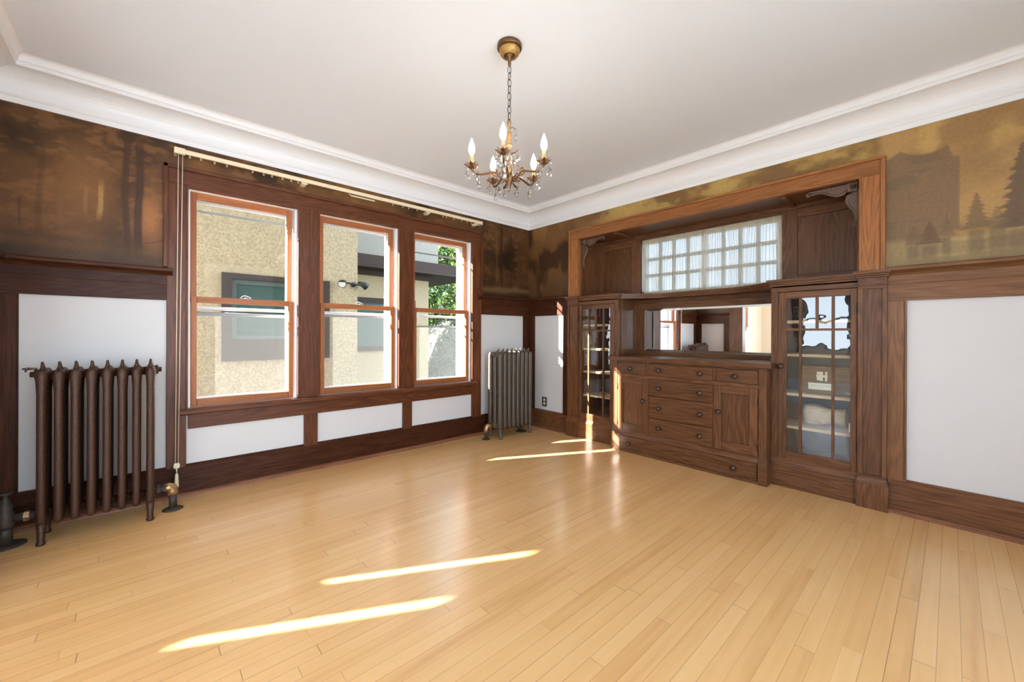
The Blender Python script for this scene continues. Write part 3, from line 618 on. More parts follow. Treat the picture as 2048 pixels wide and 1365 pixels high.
# ---- three double-hung windows
def frame_boxes(mb, x0, x1, y0, y1, z0, z1, st, bot, top):
    mb.box(x0, x0 + st, y0, y1, z0, z1, 2); mb.box(x1 - st, x1, y0, y1, z0, z1, 2)
    mb.box(x0 + st, x1 - st, y0, y1, z0, z0 + bot, 0); mb.box(x0 + st, x1 - st, y0, y1, z1 - top, z1, 0)
for i, (a, b) in enumerate(OPEN):
    W = struct(bpy.data.objects.new(f'window_{i + 1}', None)); COL.objects.link(W); W.location = ((a + b) / 2, 0.1, WZ0)
    mb = MB()                                                        # white painted jamb box and outer sill
    mb.box(a, a + 0.020, 0.012, T + 0.02, WZ0, WZ1); mb.box(b - 0.020, b, 0.006, T + 0.02, WZ0, WZ1); mb.box(a, b, 0.012, T + 0.02, WZ1 - 0.014, WZ1)
    mb.box(a, b, 0.05, T + 0.05, WZ0 - 0.03, WZ0 + 0.004)
    mb.build('jamb', m_whitepaint, W, 0.002)
    mb = MB(); frame_boxes(mb, a + 0.024, b - 0.026, 0.014, 0.048, WZ0 + 0.004, 1.364, 0.034, 0.052, 0.042)
    ls = mb.build('lower_sash', SASH, W, 0.003)
    mb = MB(); mb.quad([(a + 0.058, 0.031, WZ0 + 0.05), (b - 0.050, 0.031, WZ0 + 0.05), (b - 0.050, 0.031, 1.325), (a + 0.058, 0.031, 1.325)]); mb.build('pane', m_glass, ls)
    mb = MB(); xc = (a + b) / 2
    mb.lathe([(0.012, 0), (0.012, 0.006), (0.006, 0.010)], (xc, 0.033, 1.364), 12)
    mb.tube([(xc - 0.03, 0.05, 1.370), (xc - 0.02, 0.042, 1.384), (xc, 0.036, 1.388), (xc + 0.02, 0.036, 1.380), (xc + 0.035, 0.036, 1.372)], 0.0035, 8)
    mb.box(xc - 0.035, xc + 0.035, 0.028, 0.046, 1.364, 1.367)
    mb.build('sash_lock', m_alum, ls)
    mb = MB(); frame_boxes(mb, a + 0.022, b - 0.028, 0.052, 0.086, 1.326, 2.098, 0.036, 0.040, 0.046)
    us = mb.build('upper_sash', SASH, W, 0.003)
    mb = MB(); mb.quad([(a + 0.056, 0.069, 1.36), (b - 0.056, 0.069, 1.36), (b - 0.056, 0.069, 2.056), (a + 0.056, 0.069, 2.056)]); mb.build('pane', m_glass, us)
    mb = MB(); y0, y1 = 0.165, 0.19                                  # outer storm window
    frame_boxes(mb, a + 0.020, b - 0.020, y0, y1, WZ0 + 0.02, 2.09, 0.028, 0.03, 0.036)
    mb.tube([(a + 0.045, 0.15, 1.288), (b - 0.045, 0.15, 1.288)], 0.013, 8)
    sf = mb.build('storm_frame', m_alum, W, 0.002)
    mb = MB(); mb.quad([(a + 0.046, 0.178, zt_ := (1.235, 1.255, 1.175)[i]), (b - 0.046, 0.178, zt_), (b - 0.046, 0.178, 2.06), (a + 0.046, 0.178, 2.06)]); mb.build('storm_pane', m_glass, sf)
    mb = MB()
    if i == 0: mb.tube([(a + 0.045, 0.15, 1.252), (b - 0.045, 0.15, 1.245)], 0.013, 8)
    mb.box(a + 0.045, b - 0.045, 0.150, 0.158, (1.235, 1.255, 1.175)[i], (1.235, 1.255, 1.175)[i] + 0.018)
    if i != 1: mb.box(a + 0.045, b - 0.045, 0.150, 0.158, (1.985, 0, 1.93)[i], (1.985, 0, 1.93)[i] + 0.014)
    mb.build('storm_bar', m_grey_alum, W)
    zt = (1.235, 1.255, 1.175)[i]
    mb = MB(); mb.quad([(a + 0.046, 0.176, WZ0 + 0.045), (b - 0.046, 0.176, WZ0 + 0.045), (b - 0.046, 0.176, zt), (a + 0.046, 0.176, zt)]); mb.build('insect_screen', m_screen, W)

# ---- small windows of the adjoining room, plain frames in the hidden openings
k = 5
for a, b, z0, z1 in LW:
    W = struct(bpy.data.objects.new(f'window_{k}', None)); COL.objects.link(W); W.location = ((a + b) / 2, 0, z0); k += 1
    mb = MB(); frame_boxes(mb, a, b, 0.03, 0.07, z0, z1, 0.010, 0.03, 0.03); mb.box(a - 0.005, b + 0.005, -0.06, 0, z0 - 0.03, z0, 0)
    (mb.box(a - 0.10, a, -0.02, 0, z0, z1 + 0.1) if a < -7 else mb.box(b, b + 0.10, -0.02, 0, z0, z1 + 0.1)); mb.box(a, b, -0.02, 0, z1, z1 + 0.1); mb.box(a, b, -0.02, 0, z0 - 0.12, z0 - 0.03, 0)
    mb.build('window_frame', OAKC, W)
for (a, b, z0, z1) in WW:
    W = struct(bpy.data.objects.new(f'window_{k}', None)); COL.objects.link(W); W.location = (XL, (a + b) / 2, z0); k += 1
    mb = MB()
    for y0, y1 in ((a, a + 0.05), (b - 0.05, b)): mb.box(XL - 0.1, XL - 0.05, y0, y1, z0, z1)
    for q0, q1 in ((z0, z0 + 0.05), ((z0 + z1) / 2 - 0.02, (z0 + z1) / 2 + 0.02), (z1 - 0.05, z1)): mb.box(XL - 0.1, XL - 0.05, a, b, q0, q1)
    mb.box(XL, XL + 0.02, a - 0.1, a, z0 - 0.1, z1 + 0.1); mb.box(XL, XL + 0.02, b, b + 0.1, z0 - 0.1, z1 + 0.1)
    mb.build('window_frame', OAKB, W)
for (a, b, z0, z1) in SOUTH_FILL:  # frames of the added south fill windows
    W = struct(bpy.data.objects.new(f'window_{k}', None)); COL.objects.link(W); W.location = ((a + b) / 2, YS, z0); k += 1
    mb = MB(); frame_boxes(mb, a, b, YS - 0.12, YS - 0.07, z0, z1, 0.05, 0.06, 0.05); mb.box(a, b, YS - 0.12, YS - 0.07, (z0 + z1) / 2 - 0.02, (z0 + z1) / 2 + 0.02, 0)
    mb.build('window_frame', OAKB, W)

# ================================================================== THE BUILT-IN ON THE EAST WALL
XB = 0.335                      # back plane of the alcove
S = (1, -1)                     # +1 = toward the window wall, -1 = toward the camera side
def yb(d, s): return C + s * d

A = thing('alcove_surround', 'oak recess surround on the right wall, with orange-brown casing and dark panels', 'alcove', (0, C, 0))
mb = MB()
for s in S: mb.box(-0.050, 0.0, yb(1.157, s), yb(1.268, s), 1.522, 2.136)
mb.box(-0.050, 0.0, C - 1.268, C + 1.268, 2.136, 2.236)
for s in S: mb.box(-0.060, 0.0, yb(1.258, s), yb(1.280, s), 1.522, 2.246); mb.box(-0.056, -0.01, yb(1.153, s), yb(1.168, s), 1.522, 2.134)
mb.box(-0.064, 0.0, C - 1.280, C + 1.280, 2.228, 2.246); mb.box(-0.056, -0.01, C - 1.16, C + 1.16, 2.134, 2.146)
mb.build('casing', OAKC, A, 0.003)
for s in S:                                                           # pilasters below the plate rail
    mb = MB()
    mb.box(-0.048, 0, yb(1.151, s), yb(1.289, s), 0.165, 1.470)
    for d0, d1 in ((1.150, 1.176), (1.268, 1.290)): mb.box(-0.060, -0.04, yb(d0, s), yb(d1, s), 0.215, 1.408)
    mb.box(-0.060, -0.04, yb(1.15, s), yb(1.29, s), 1.408, 1.432); mb.box(-0.060, -0.04, yb(1.15, s), yb(1.29, s), 0.190, 0.215)
    mb.box(-0.060, -0.04, yb(1.15, s), yb(1.29, s), 1.432, 1.480); mb.box(-0.066, -0.04, yb(1.148, s), yb(1.292, s), 1.428, 1.438)
    p = mb.build('pilaster', OAKB, A, 0.002)
    mb = MB(); y0, y1 = sorted((yb(1.145, s), yb(1.300, s)))
    mb.box(-0.072, 0, y0, y1, 0, 0.160)
    mb.hexa([(-0.072, y0, 0.160), (0, y0, 0.160), (0, y1, 0.160), (-0.072, y1, 0.160), (-0.060, y0 + .01, 0.198), (0, y0 + .01, 0.198), (0, y1 - .01, 0.198), (-0.060, y1 - .01, 0.198)], 1)
    mb.build('plinth', OAKB, p)
    mb = MB(); y0, y1 = sorted((yb(1.140, s), yb(1.300, s)))
    for dd, z0, z1 in ((0.070, 1.478, 1.492), (0.080, 1.492, 1.502), (0.092, 1.502, 1.522)): mb.box(-dd, 0, y0 - (dd - .07) * .5, y1 + (dd - .07) * .5, z0, z1, 1)
    mb.build('capital', OAKB, p, 0.002)
# soffit with dividing mouldings
mb = MB(); mb.box(0.0, XB, C - 1.16, C + 1.16, 2.140, 2.160, 1)
for s in S: mb.box(0.0, XB, yb(0.705, s), yb(0.735, s), 2.118, 2.142, 0)
mb.box(XB - 0.03, XB, C - 1.16, C + 1.16, 2.110, 2.142, 1)
mb.build('soffit', OAKB, A, 0.003)
for s in S:
    mb = MB(); y0, y1 = yb(1.148, s), yb(1.162, s)
    mb.box(0.0, XB, y0, y1, 1.50, 2.14, 2); y2 = yb(1.138, s)
    mb.box(0.0, 0.06, y0, y2, 1.50, 2.14, 2); mb.box(XB - 0.07, XB, y0, y2, 1.50, 2.14, 2); mb.box(0.06, XB - 0.07, y0, y2, 2.05, 2.14, 0); mb.box(0.06, XB - 0.07, y0, y2, 1.50, 1.57, 0)
    mb.build('side_panel', OAKB, A, 0.002)
    mb = MB()                                                          # framed panel beside the curtained window
    mb.box(XB + 0.012, XB + 0.03, yb(0.69, s), yb(1.15, s), 1.50, 2.14, 2)
    mb.box(XB - 0.006, XB + 0.03, yb(0.632, s), yb(0.735, s), 1.50, 2.14, 2); mb.box(XB - 0.006, XB + 0.03, yb(1.085, s), yb(1.15, s), 1.50, 2.14, 2)
    mb.box(XB - 0.006, XB + 0.03, yb(0.735, s), yb(1.085, s), 2.042, 2.14, 1); mb.box(XB - 0.006, XB + 0.03, yb(0.735, s), yb(1.085, s), 1.50, 1.586, 1)
    mb.build('back_panel', OAKB, A, 0.002)
mb = MB(); mb.box(XB, XB + 0.03, C - 0.655, C + 0.655, 1.372, 1.50, 1); mb.box(XB, XB + 0.03, C - 0.655, C + 0.655, 0.898, 0.936, 1)
for s in S: mb.box(XB, XB + 0.03, yb(0.585, s), yb(0.655, s), 0.936, 1.372, 2)
mb.box(XB - 0.006, XB, C - 0.655, C + 0.655, 1.43, 1.437, 1)
mb.build('mirror_header', OAKB, A, 0.002)
mb = MB(); mb.box(XB - 0.02, XB + 0.03, C - 0.632, C + 0.632, 2.088, 2.14, 1)
mb.build('window_head', OAKB, A, 0.002)

# bevelled mirror
y0, y1, z0, z1 = C - 0.588, C + 0.588, 0.933, 1.375
mb = MB(); b = 0.026
o = [(XB + 0.012, y, z) for y, z in ((y0, z0), (y1, z0), (y1, z1), (y0, z1))]; i_ = [(XB + 0.008, y, z) for y, z in ((y0 + b, z0 + b), (y1 - b, z0 + b), (y1 - b, z1 - b), (y0 + b, z1 - b))]
k_ = [(XB + 0.02, y, z) for y, z in ((y0, z0), (y1, z0), (y1, z1), (y0, z1))]
mb.loft([k_, o, i_], True, 0, False)
tag(mb.build('mirror', m_mirror), 'wide wall mirror over the sideboard counter reflecting the window side', 'mirror')

# curved shelf over the mirror
def shelf_edge():
    pts = []
    for k in range(0, 33):
        d = 0.664 * (1 - 2 * k / 32); a = abs(d) / 0.664
        x = 0.19 - 0.235 * max(0, (a - 0.35) / 0.65) ** 2.0
        pts.append((x, C + d))
    return pts
edge = shelf_edge(); mb = MB()
for dd, z0, z1 in ((0.012, 1.466, 1.480), (0.004, 1.480, 1.490), (-0.008, 1.490, 1.510)):
    poly = [(x + dd, y) for x, y in edge] + [(XB - 0.001, C - 0.664 + .0), (XB - 0.001, C + 0.664)]
    mb.prism(poly, 'z', z0, z1, 1)
tag(mb.build('curved_shelf', OAKB), 'bow-fronted oak shelf under the sheer curtains, over the mirror', 'shelf')

# window behind the curtains
W4 = struct(bpy.data.objects.new('window_4', None)); COL.objects.link(W4); W4.location = (XB + 0.06, C, 1.53)
mb = MB()
for y0, y1 in ((C - 0.632, C - 0.585), (C - 0.02, C + 0.02), (C + 0.585, C + 0.632)): mb.box(XB + 0.03, XB + 0.09, y0, y1, 1.51, 2.10, 2)
mb.box(XB + 0.03, XB + 0.09, C - 0.632, C + 0.632, 1.505, 1.555, 1); mb.box(XB + 0.03, XB + 0.09, C - 0.632, C + 0.632, 2.055, 2.10, 1)
mb.build('window_frame', m_whitepaint, W4)
mb = MB()
for s in S:
    for q in (1, 2, 3): y = yb(0.02 + 0.565 * q / 4, s); mb.box(XB + 0.05, XB + 0.075, y - 0.014, y + 0.014, 1.555, 2.055, 2)
    for z in (1.72, 1.888): mb.box(XB + 0.05, XB + 0.075, yb(0.02, s), yb(0.585, s), z - 0.015, z + 0.015, 1)
mb.build('muntins', plain('grey_muntin', (0.30, 0.29, 0.27, 1), 0.5), W4)
mb = MB(); mb.quad([(XB + 0.063, C - 0.585, 1.555), (XB + 0.063, C + 0.585, 1.555), (XB + 0.063, C + 0.585, 2.055), (XB + 0.063, C - 0.585, 2.055)]); mb.build('pane', m_glass_bay, W4)
mb = MB()                                                             # outer wall of the bay around it
holes_wall(mb, 'x', XB + 0.03, XB + 0.14, C - 1.2, C + 1.2, -0.06, 2.3, [(C - 0.632, C + 0.632, 1.51, 2.10)])
mb.box(T, XB + 0.14, C - 1.2, C - 1.16, -0.06, 2.3); mb.box(T, XB + 0.14, C + 1.16, C + 1.2, -0.06, 2.3); mb.box(T - .02, XB + 0.14, C - 1.2, C + 1.2, 2.165, 2.3); mb.box(0.0, XB + 0.14, C - 1.2, C + 1.2, -0.06, 0.0)
struct(mb.build('wall_bay', m_siding))
portal('window_daylight', (XB + 0.15, C, 1.8), (-1, 0, 0), 1.26, 0.59)

def curtain(y0, y1, label, seed):
    rng = np.random.RandomState(seed)
    t = thing('sheer_curtain', label, 'curtain', (XB + 0.012, (y0 + y1) / 2, 1.52), 'sheer curtains in the alcove')
    n, mrows = 420, 14; rows = []
    ph = np.cumsum(rng.uniform(0.1, 1.6, n)) * 0.5
    lean = 0.018 * np.sin(np.linspace(0, 9, n) + seed)
    mb = MB(); zt, zb = 2.058, 1.512
    for j in range(mrows + 1):
        f = j / mrows; z = zt + (zb - zt) * f
        amp = 0.0055 + 0.005 * f
        rows.append([mb.bm.verts.new((XB + 0.008 + amp * math.sin(ph[k]) + 0.003 * math.sin(ph[k] * 0.37 + f * 2), y0 + (y1 - y0) * k / (n - 1) + lean[k] * math.sin(f * 2.2), z)) for k in range(n)])
    fs = []
    for j in range(mrows):
        for k in range(n - 1): fs.append(mb.bm.faces.new((rows[j][k], rows[j][k + 1], rows[j + 1][k + 1], rows[j + 1][k])))
    mb._fin(fs, 0, True); mb.build('curtain_cloth', m_sheer, t)
    for nm, za, zb_ in (('heading', 2.094, 2.052), ('hem', 1.536, 1.508)):
        mb = MB(); r = []
        for z in (za, (za + zb_) / 2, zb_): r.append([mb.bm.verts.new((XB + 0.004 + 0.006 * math.sin(ph[k] * 1.7) , y0 + (y1 - y0) * k / (n - 1), z + 0.004 * math.sin(ph[k] * 0.9))) for k in range(n)])
        fs = [mb.bm.faces.new((r[j][k], r[j][k + 1], r[j + 1][k + 1], r[j + 1][k])) for j in range(2) for k in range(n - 1)]
        mb._fin(fs, 0, True); mb.build(nm, m_sheer_hem, t)
curtain(C - 0.006, C + 0.612, 'sheer gathered curtain over the left half of the alcove window', 3)
curtain(C - 0.630, C - 0.009, 'sheer gathered curtain over the right half of the alcove window', 5)

# carved corner brackets
def spiral(cx, cz, r0, r1, a0, turns, n=26):
    return [(cx + (r0 + (r1 - r0) * k / n) * math.cos(a0 + turns * 2 * PI * k / n), cz + (r0 + (r1 - r0) * k / n) * math.sin(a0 + turns * 2 * PI * k / n)) for k in range(n + 1)]
def bracket(s, label):
    y0 = yb(1.150, s); t = thing('carved_bracket', label, 'bracket', (0.02, y0, 2.13), 'carved corner brackets of the alcove')
    def P(u, v, x=0.02): return (x, y0 - s * u, 2.132 - v)             # u away from the jamb, v down
    mb = MB(); u0 = P(0.0, 0.0); u1 = P(0.062, 0.060)
    mb.box(0.0, 0.035, u0[1], u1[1], u1[2], u0[2], 1)
    c_ = P(0.031, 0.030); q = 0.016
    top = (-0.018, c_[1], c_[2])
    ring = [(0.0, c_[1] - q, c_[2] - q), (0.0, c_[1] + q, c_[2] - q), (0.0, c_[1] + q, c_[2] + q), (0.0, c_[1] - q, c_[2] + q)]
    mb.loft([ring, [tuple(Vector(top) + (Vector(p) - Vector(top)) * 0.05) for p in ring]], True, 0, False)
    mb.build('corner_block', m_carve, t, 0.002)
    for nm, sw in (('horizontal_scroll', False), ('vertical_scroll', True)):
        mb = MB()
        def Q(a, b, x=0.016): return P(b, a, x) if sw else P(a, b, x)
        L = 0.17
        body = [Q(0.066, 0.040), Q(0.085, 0.062), Q(0.115, 0.068), Q(0.150, 0.055), Q(0.185, 0.032), Q(0.225, 0.022), Q(0.262, 0.024), Q(0.283, 0.034)]
        mb.tube(body, [0.010, 0.011, 0.011, 0.010, 0.009, 0.008, 0.008, 0.007], 8, 0)
        mb.tube([Q(a, b) for a, b in spiral(0.100, 0.034, 0.028, 0.004, 0.6, 1.6)], 0.0065, 7)
        mb.tube([Q(a, b) for a, b in spiral(0.284, 0.022, 0.014, 0.003, 1.2, 1.4)], 0.005, 7)
        for k in range(5):
            a = 0.110 + 0.022 * k; mb.tube([Q(a, 0.012), Q(a + 0.014, 0.024), Q(a + 0.012, 0.048 - 0.007 * k)], [0.004, 0.007, 0.003], 6)
        poly = [(0.062, 0.002), (0.29, 0.002), (0.26, 0.016), (0.20, 0.024), (0.155, 0.048), (0.115, 0.060), (0.08, 0.056), (0.062, 0.04)]
        mb.loft([[Q(a, b, 0.010) for a, b in poly], [Q(a, b, 0.028) for a, b in poly]], True, 0, False)
        mb.build(nm, m_carve, t)
    return t
bracket(1, 'carved scroll bracket in the upper corner of the alcove nearest the windows')
bracket(-1, 'carved scroll bracket in the upper right corner of the alcove')

# knobs
def knob(parent, x, y, z, mat=m_knob):
    mb = MB(); mb.lathe([(0.010, 0), (0.008, 0.010), (0.012, 0.014), (0.0195, 0.020), (0.0210, 0.028), (0.017, 0.036), (0.008, 0.041), (0.0, 0.042)], (x, y, z), 16, '-x')
    return mb.build('knob', mat, parent)

# display cabinets
def cabinet(s, label):
    t = thing('display_cabinet', label, 'cabinet', (0.15, yb(0.9, s), 0), 'glass-fronted cabinets of the built-in')
    xf = -0.040
    mb = MB()
    mb.box(xf + 0.022, XB, yb(0.655, s), yb(0.672, s), 0.0, 1.50, 2)                          # inner side
    mb.box(xf + 0.02, XB, yb(1.138, s), yb(1.150, s), 0.0, 1.50, 2); mb.box(XB - 0.012, XB, yb(0.66, s), yb(1.15, s), 0.0, 1.50, 2)
    mb.box(xf, xf + 0.022, yb(0.655, s), yb(0.700, s), 0.216, 1.470, 2); mb.box(xf, xf + 0.022, yb(0.70, s), yb(1.150, s), 1.424, 1.470, 1)
    mb.box(xf, xf + 0.022, yb(1.146, s), yb(1.150, s), 0.216, 1.424, 2)
    mb.box(xf, XB - 0.01, yb(0.655, s), yb(1.15, s), 0.188, 0.2155, 1); mb.box(xf, XB - 0.01, yb(0.66, s), yb(1.15, s), 1.455, 1.475, 1)
    # framed panel on the inner side, above the counter
    y0, y1 = yb(0.655, s), yb(0.648, s)
    mb.box(0.0, 0.055, y0, y1, 0.90, 1.468, 2); mb.box(0.26, XB, y0, y1, 0.90, 1.468, 2); mb.box(0.055, 0.26, y0, y1, 1.36, 1.468, 0); mb.box(0.055, 0.26, y0, y1, 0.90, 0.96, 0)
    mb.build('carcass', OAKB, t, 0.002)
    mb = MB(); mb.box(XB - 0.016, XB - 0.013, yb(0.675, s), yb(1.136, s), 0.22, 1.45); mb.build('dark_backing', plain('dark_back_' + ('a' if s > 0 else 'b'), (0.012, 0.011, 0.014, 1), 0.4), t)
    mb = MB(); y0, y1 = sorted((yb(0.625, s), yb(1.150, s)))
    for dd, z0, z1 in ((0.046, 1.466, 1.480), (0.054, 1.480, 1.492), (0.066, 1.496, 1.516)):
        e = yb(0.655 - (dd - 0.04), s); mb.box(-dd, XB, e, yb(1.150, s), z0, z1, 1)
    mb.box(-0.058, XB, yb(0.64, s), yb(1.150, s), 1.490, 1.498, 1)
    mb.build('crown_moulding', OAKB, t, 0.002)
    mb = MB(); y0, y1 = yb(0.655, s), yb(1.150, s)
    mb.profile([(0, 0), (0.048, 0), (0.048, 0.165), (0.040, 0.192), (0, 0.192)], (0, min(y0, y1), 0), (0, max(y0, y1), 0), (-1, 0, 0), 0, 0, 1)
    mb.build('plinth', OAKB, t, 0.002)
    # door
    mb = MB(); x0, x1 = xf - 0.002, xf + 0.020
    mb.box(x0, x1, yb(0.702, s), yb(0.752, s), 0.207, 1.420, 2); mb.box(x0, x1, yb(1.112, s), yb(1.146, s), 0.207, 1.420, 2)
    mb.box(x0, x1, yb(0.752, s), yb(1.112, s), 1.374, 1.420, 1); mb.box(x0, x1, yb(0.752, s), yb(1.112, s), 0.207, 0.268, 1)
    d = mb.build('door', OAKB, t, 0.002)
    mb = MB()
    for q in (0.836, 1.020): mb.box(x0 + 0.002, x1 - 0.002, yb(q - 0.008, s), yb(q + 0.008, s), 0.265, 1.376, 2)
    mb.box(x0 + 0.002, x1 - 0.002, yb(0.931 - 0.008, s), yb(0.931 + 0.008, s), 1.150, 1.376, 2); mb.box(x0 + 0.003, x1 - 0.002, yb(0.752, s), yb(1.112, s), 1.140, 1.156, 1)
    mb.build('muntins', OAKB, d)
    mb = MB(); mb.quad([(xf + 0.009, yb(0.750, s), 0.266), (xf + 0.009, yb(1.114, s), 0.266), (xf + 0.009, yb(1.114, s), 1.376), (xf + 0.009, yb(0.750, s), 1.376)]); mb.build('glass_pane', m_cabglass, d)
    knob(d, x0, yb(0.722, s), 0.882)
    for z in (1.286, 0.373):
        mb = MB(); mb.tube([(x0 - 0.003, yb(1.148, s), z - 0.032), (x0 - 0.003, yb(1.148, s), z + 0.032)], 0.0045, 8); mb.lathe([(0.003, 0), (0.005, 0.004), (0, 0.008)], (x0 - 0.003, yb(1.148, s), z + 0.032), 8); mb.build('hinge', m_hinge, d)
    for z in ((1.206, 0.949, 0.704, 0.450) if s > 0 else (1.206, 0.961, 0.672, 0.430)):
        mb = MB(); mb.box(0.03, XB - 0.013, yb(0.673, s), yb(1.137, s), z - 0.010, z + 0.010, 1); mb.build('shelf', PALE, t)
    return t
cabinet(1, 'narrow glass-door oak cabinet left of the sideboard, with bare pale shelves')
cabinet(-1, 'glass-door oak cabinet right of the sideboard, holding a wooden box with a cross')

# things inside the right cabinet
B = thing('memorial_box', 'brown wooden box with a pale cross and plaque behind the right cabinet glass', 'box', (0.19, -2.905, 0.682))
mb = MB(); mb.box(0.115, 0.29, -3.055, -2.760, 0.683, 0.868); mb.box(0.108, 0.297, -3.062, -2.753, 0.868, 0.882); mb.build('box_body', BOXW, B, 0.004)
def rect(mb, y, z, w_, h, x=0.106): mb.box(x, 0.114, y - w_ / 2, y + w_ / 2, z - h / 2, z + h / 2)
mb = MB(); yc, zc = -2.893, 0.812
rect(mb, yc + 0.004, zc, 0.020, 0.066, 0.104); rect(mb, yc, zc + 0.002, 0.066, 0.016, 0.103); rect(mb, yc + 0.020, zc + 0.022, 0.020, 0.020); rect(mb, yc + 0.020, zc - 0.018, 0.020, 0.024); rect(mb, yc - 0.025, zc + 0.022, 0.012, 0.022); rect(mb, yc - 0.024, zc - 0.016, 0.013, 0.036)
mb.build('cross', m_cross, B, 0.001)
mb = MB(); rect(mb, yc + 0.006, 0.738, 0.150, 0.048, 0.110); pl = mb.build('plaque', m_paper, B)
def text(s, parent, loc, size, mat, name='lettering'):
    cu = bpy.data.curves.new(name, 'FONT'); cu.body = s; cu.size = size; cu.align_x = 'CENTER'; cu.align_y = 'CENTER'
    tmp = bpy.data.objects.new(name, cu); COL.objects.link(tmp)
    me = bpy.data.meshes.new_from_object(tmp.evaluated_get(bpy.context.evaluated_depsgraph_get())); bpy.data.objects.remove(tmp)
    me.transform(Matrix(((0, 0, -1, 0), (-1, 0, 0, 0), (0, 1, 0, 0), (0, 0, 0, 1)))); me.materials.append(mat)
    o = bpy.data.objects.new(name, me); COL.objects.link(o); o.parent = parent; me.transform(Matrix.Translation(Vector(loc) - world_loc(parent)))
    return o
text('Eugene F. Robert Hanson', pl, (0.1095, yc + 0.006, 0.745), 0.0115, m_ink)
text('1918 - 1997', pl, (0.1095, yc + 0.006, 0.729), 0.0075, m_ink)
mb = MB(); rg = []
for k in range(9):
    f = k / 8; y = -2.78 - 0.24 * f; r = 0.078 + 0.010 * math.sin(f * 7) - 0.012 * f
    rg.append([(0.19 + 0.8 * r * math.cos(a) * (1 + 0.08 * math.sin(3 * a + f * 4)), y, 0.442 + 0.076 + r * math.sin(a) * (1 + 0.06 * math.cos(2 * a + f))) for a in [2 * PI * q / 20 for q in range(20)]])
mb.loft(rg, True, 1, True)
lg = mb.build('log', wood('figured_log', (0.22, 0.16, 0.10, 1), (0.40, 0.31, 0.20, 1), (0.52, 0.42, 0.28, 1), rough=0.7)); tag(lg, 'short figured log lying on the lower shelf of the right cabinet', 'log')
mb = MB(); mb.box(0.09, 0.16, -3.085, -3.045, 0.441, 0.500); mb.box(0.091, 0.159, -3.084, -3.046, 0.500, 0.503)
tag(mb.build('paper_carton', m_paper, None, 0.002), 'small pale carton beside the log, low in the right cabinet', 'carton')

# sideboard
B = thing('sideboard', 'dark oak built-in sideboard with drawers, two cupboards and an overhanging counter', 'sideboard', (0.0, C, 0))
XF = -0.140
mb = MB()
for s in S: mb.box(XF + 0.03, -0.042, yb(0.630, s), yb(0.655, s), 0.0, 0.861, 2); mb.box(XF, XF + 0.03, yb(0.602, s), yb(0.655, s), 0.185, 0.861, 2)
mb.box(XF, XF + 0.022, C - 0.602, C + 0.602, 0.846, 0.861, 1); mb.box(XF, XF + 0.022, C - 0.602, C + 0.602, 0.708, 0.737, 1); mb.box(XF, XF + 0.022, C - 0.602, C + 0.602, 0.180, 0.206, 1)
for y in (C + 0.290, C - 0.291): mb.box(XF, XF + 0.022, y - 0.012, y + 0.012, 0.737, 0.850, 2)
for y in (C + 0.276, C - 0.281): mb.box(XF, XF + 0.022, y - 0.003, y + 0.003, 0.206, 0.708, 2)
mb.box(XF + 0.024, XB - 0.002, C - 0.645, C + 0.645, 0.02, 0.859, 1)                                        # body behind the fronts
mb.build('carcass', OAKB, B, 0.002)
mb = MB(); mb.box(-0.042, XB + 0.0, C - 0.646, C + 0.646, 0.862, 0.898, 1); mb.box(-0.172, -0.042, C - 0.690, C + 0.690, 0.862, 0.898, 1); mb.build('countertop', OAKB, B, 0.004)
mb = MB(); y0, y1 = C - 0.662, C + 0.662
mb.profile([(0.10, 0.0), (0.152, 0.0), (0.152, 0.164), (0.141, 0.192), (0.10, 0.192)], (0, y0, 0), (0, C - 0.60, 0), (-1, 0, 0), 0, 0, 1)
mb.profile([(0.10, 0.0), (0.152, 0.0), (0.152, 0.164), (0.141, 0.192), (0.10, 0.192)], (0, C + 0.565, 0), (0, y1, 0), (-1, 0, 0), 0, 0, 1)
mb.profile([(0.10, 0.158), (0.155, 0.158), (0.152, 0.168), (0.141, 0.192), (0.10, 0.192)], (0, C - 0.60, 0), (0, C + 0.565, 0), (-1, 0, 0), 0, 0, 1)
mb.box(-0.148, -0.10, C - 0.60, C + 0.565, 0, 0.022, 1)
for s in S: mb.box(-0.1015, -0.042, yb(0.640, s), yb(0.662, s), 0, 0.164, 0)
mb.build('base_moulding', OAKB, B, 0.002)
def drawer(y0, y1, z0, z1, knobs, x=XF, proud=0.002):
    mb = MB(); mb.box(x - proud, x + 0.020, y0 + 0.002, y1 - 0.002, z0 + 0.002, z1 - 0.002, 1); d = mb.build('drawer', OAKB, B, 0.003)
    for y in knobs: knob(d, x - proud, y, (z0 + z1) / 2)
drawer(C + 0.302, C + 0.600, 0.737, 0.846, [C + 0.451]); drawer(C - 0.279, C + 0.278, 0.737, 0.846, [C + 0.172, C - 0.184]); drawer(C - 0.600, C - 0.303, 0.737, 0.846, [C - 0.448])
for z0, z1 in ((0.558, 0.708), (0.360, 0.557), (0.206, 0.359)): drawer(C - 0.278, C + 0.273, z0, z1, [C + 0.172, C - 0.184])
drawer(C - 0.595, C + 0.565, 0.024, 0.156, [C + 0.465, C - 0.441], -0.148, 0.003)
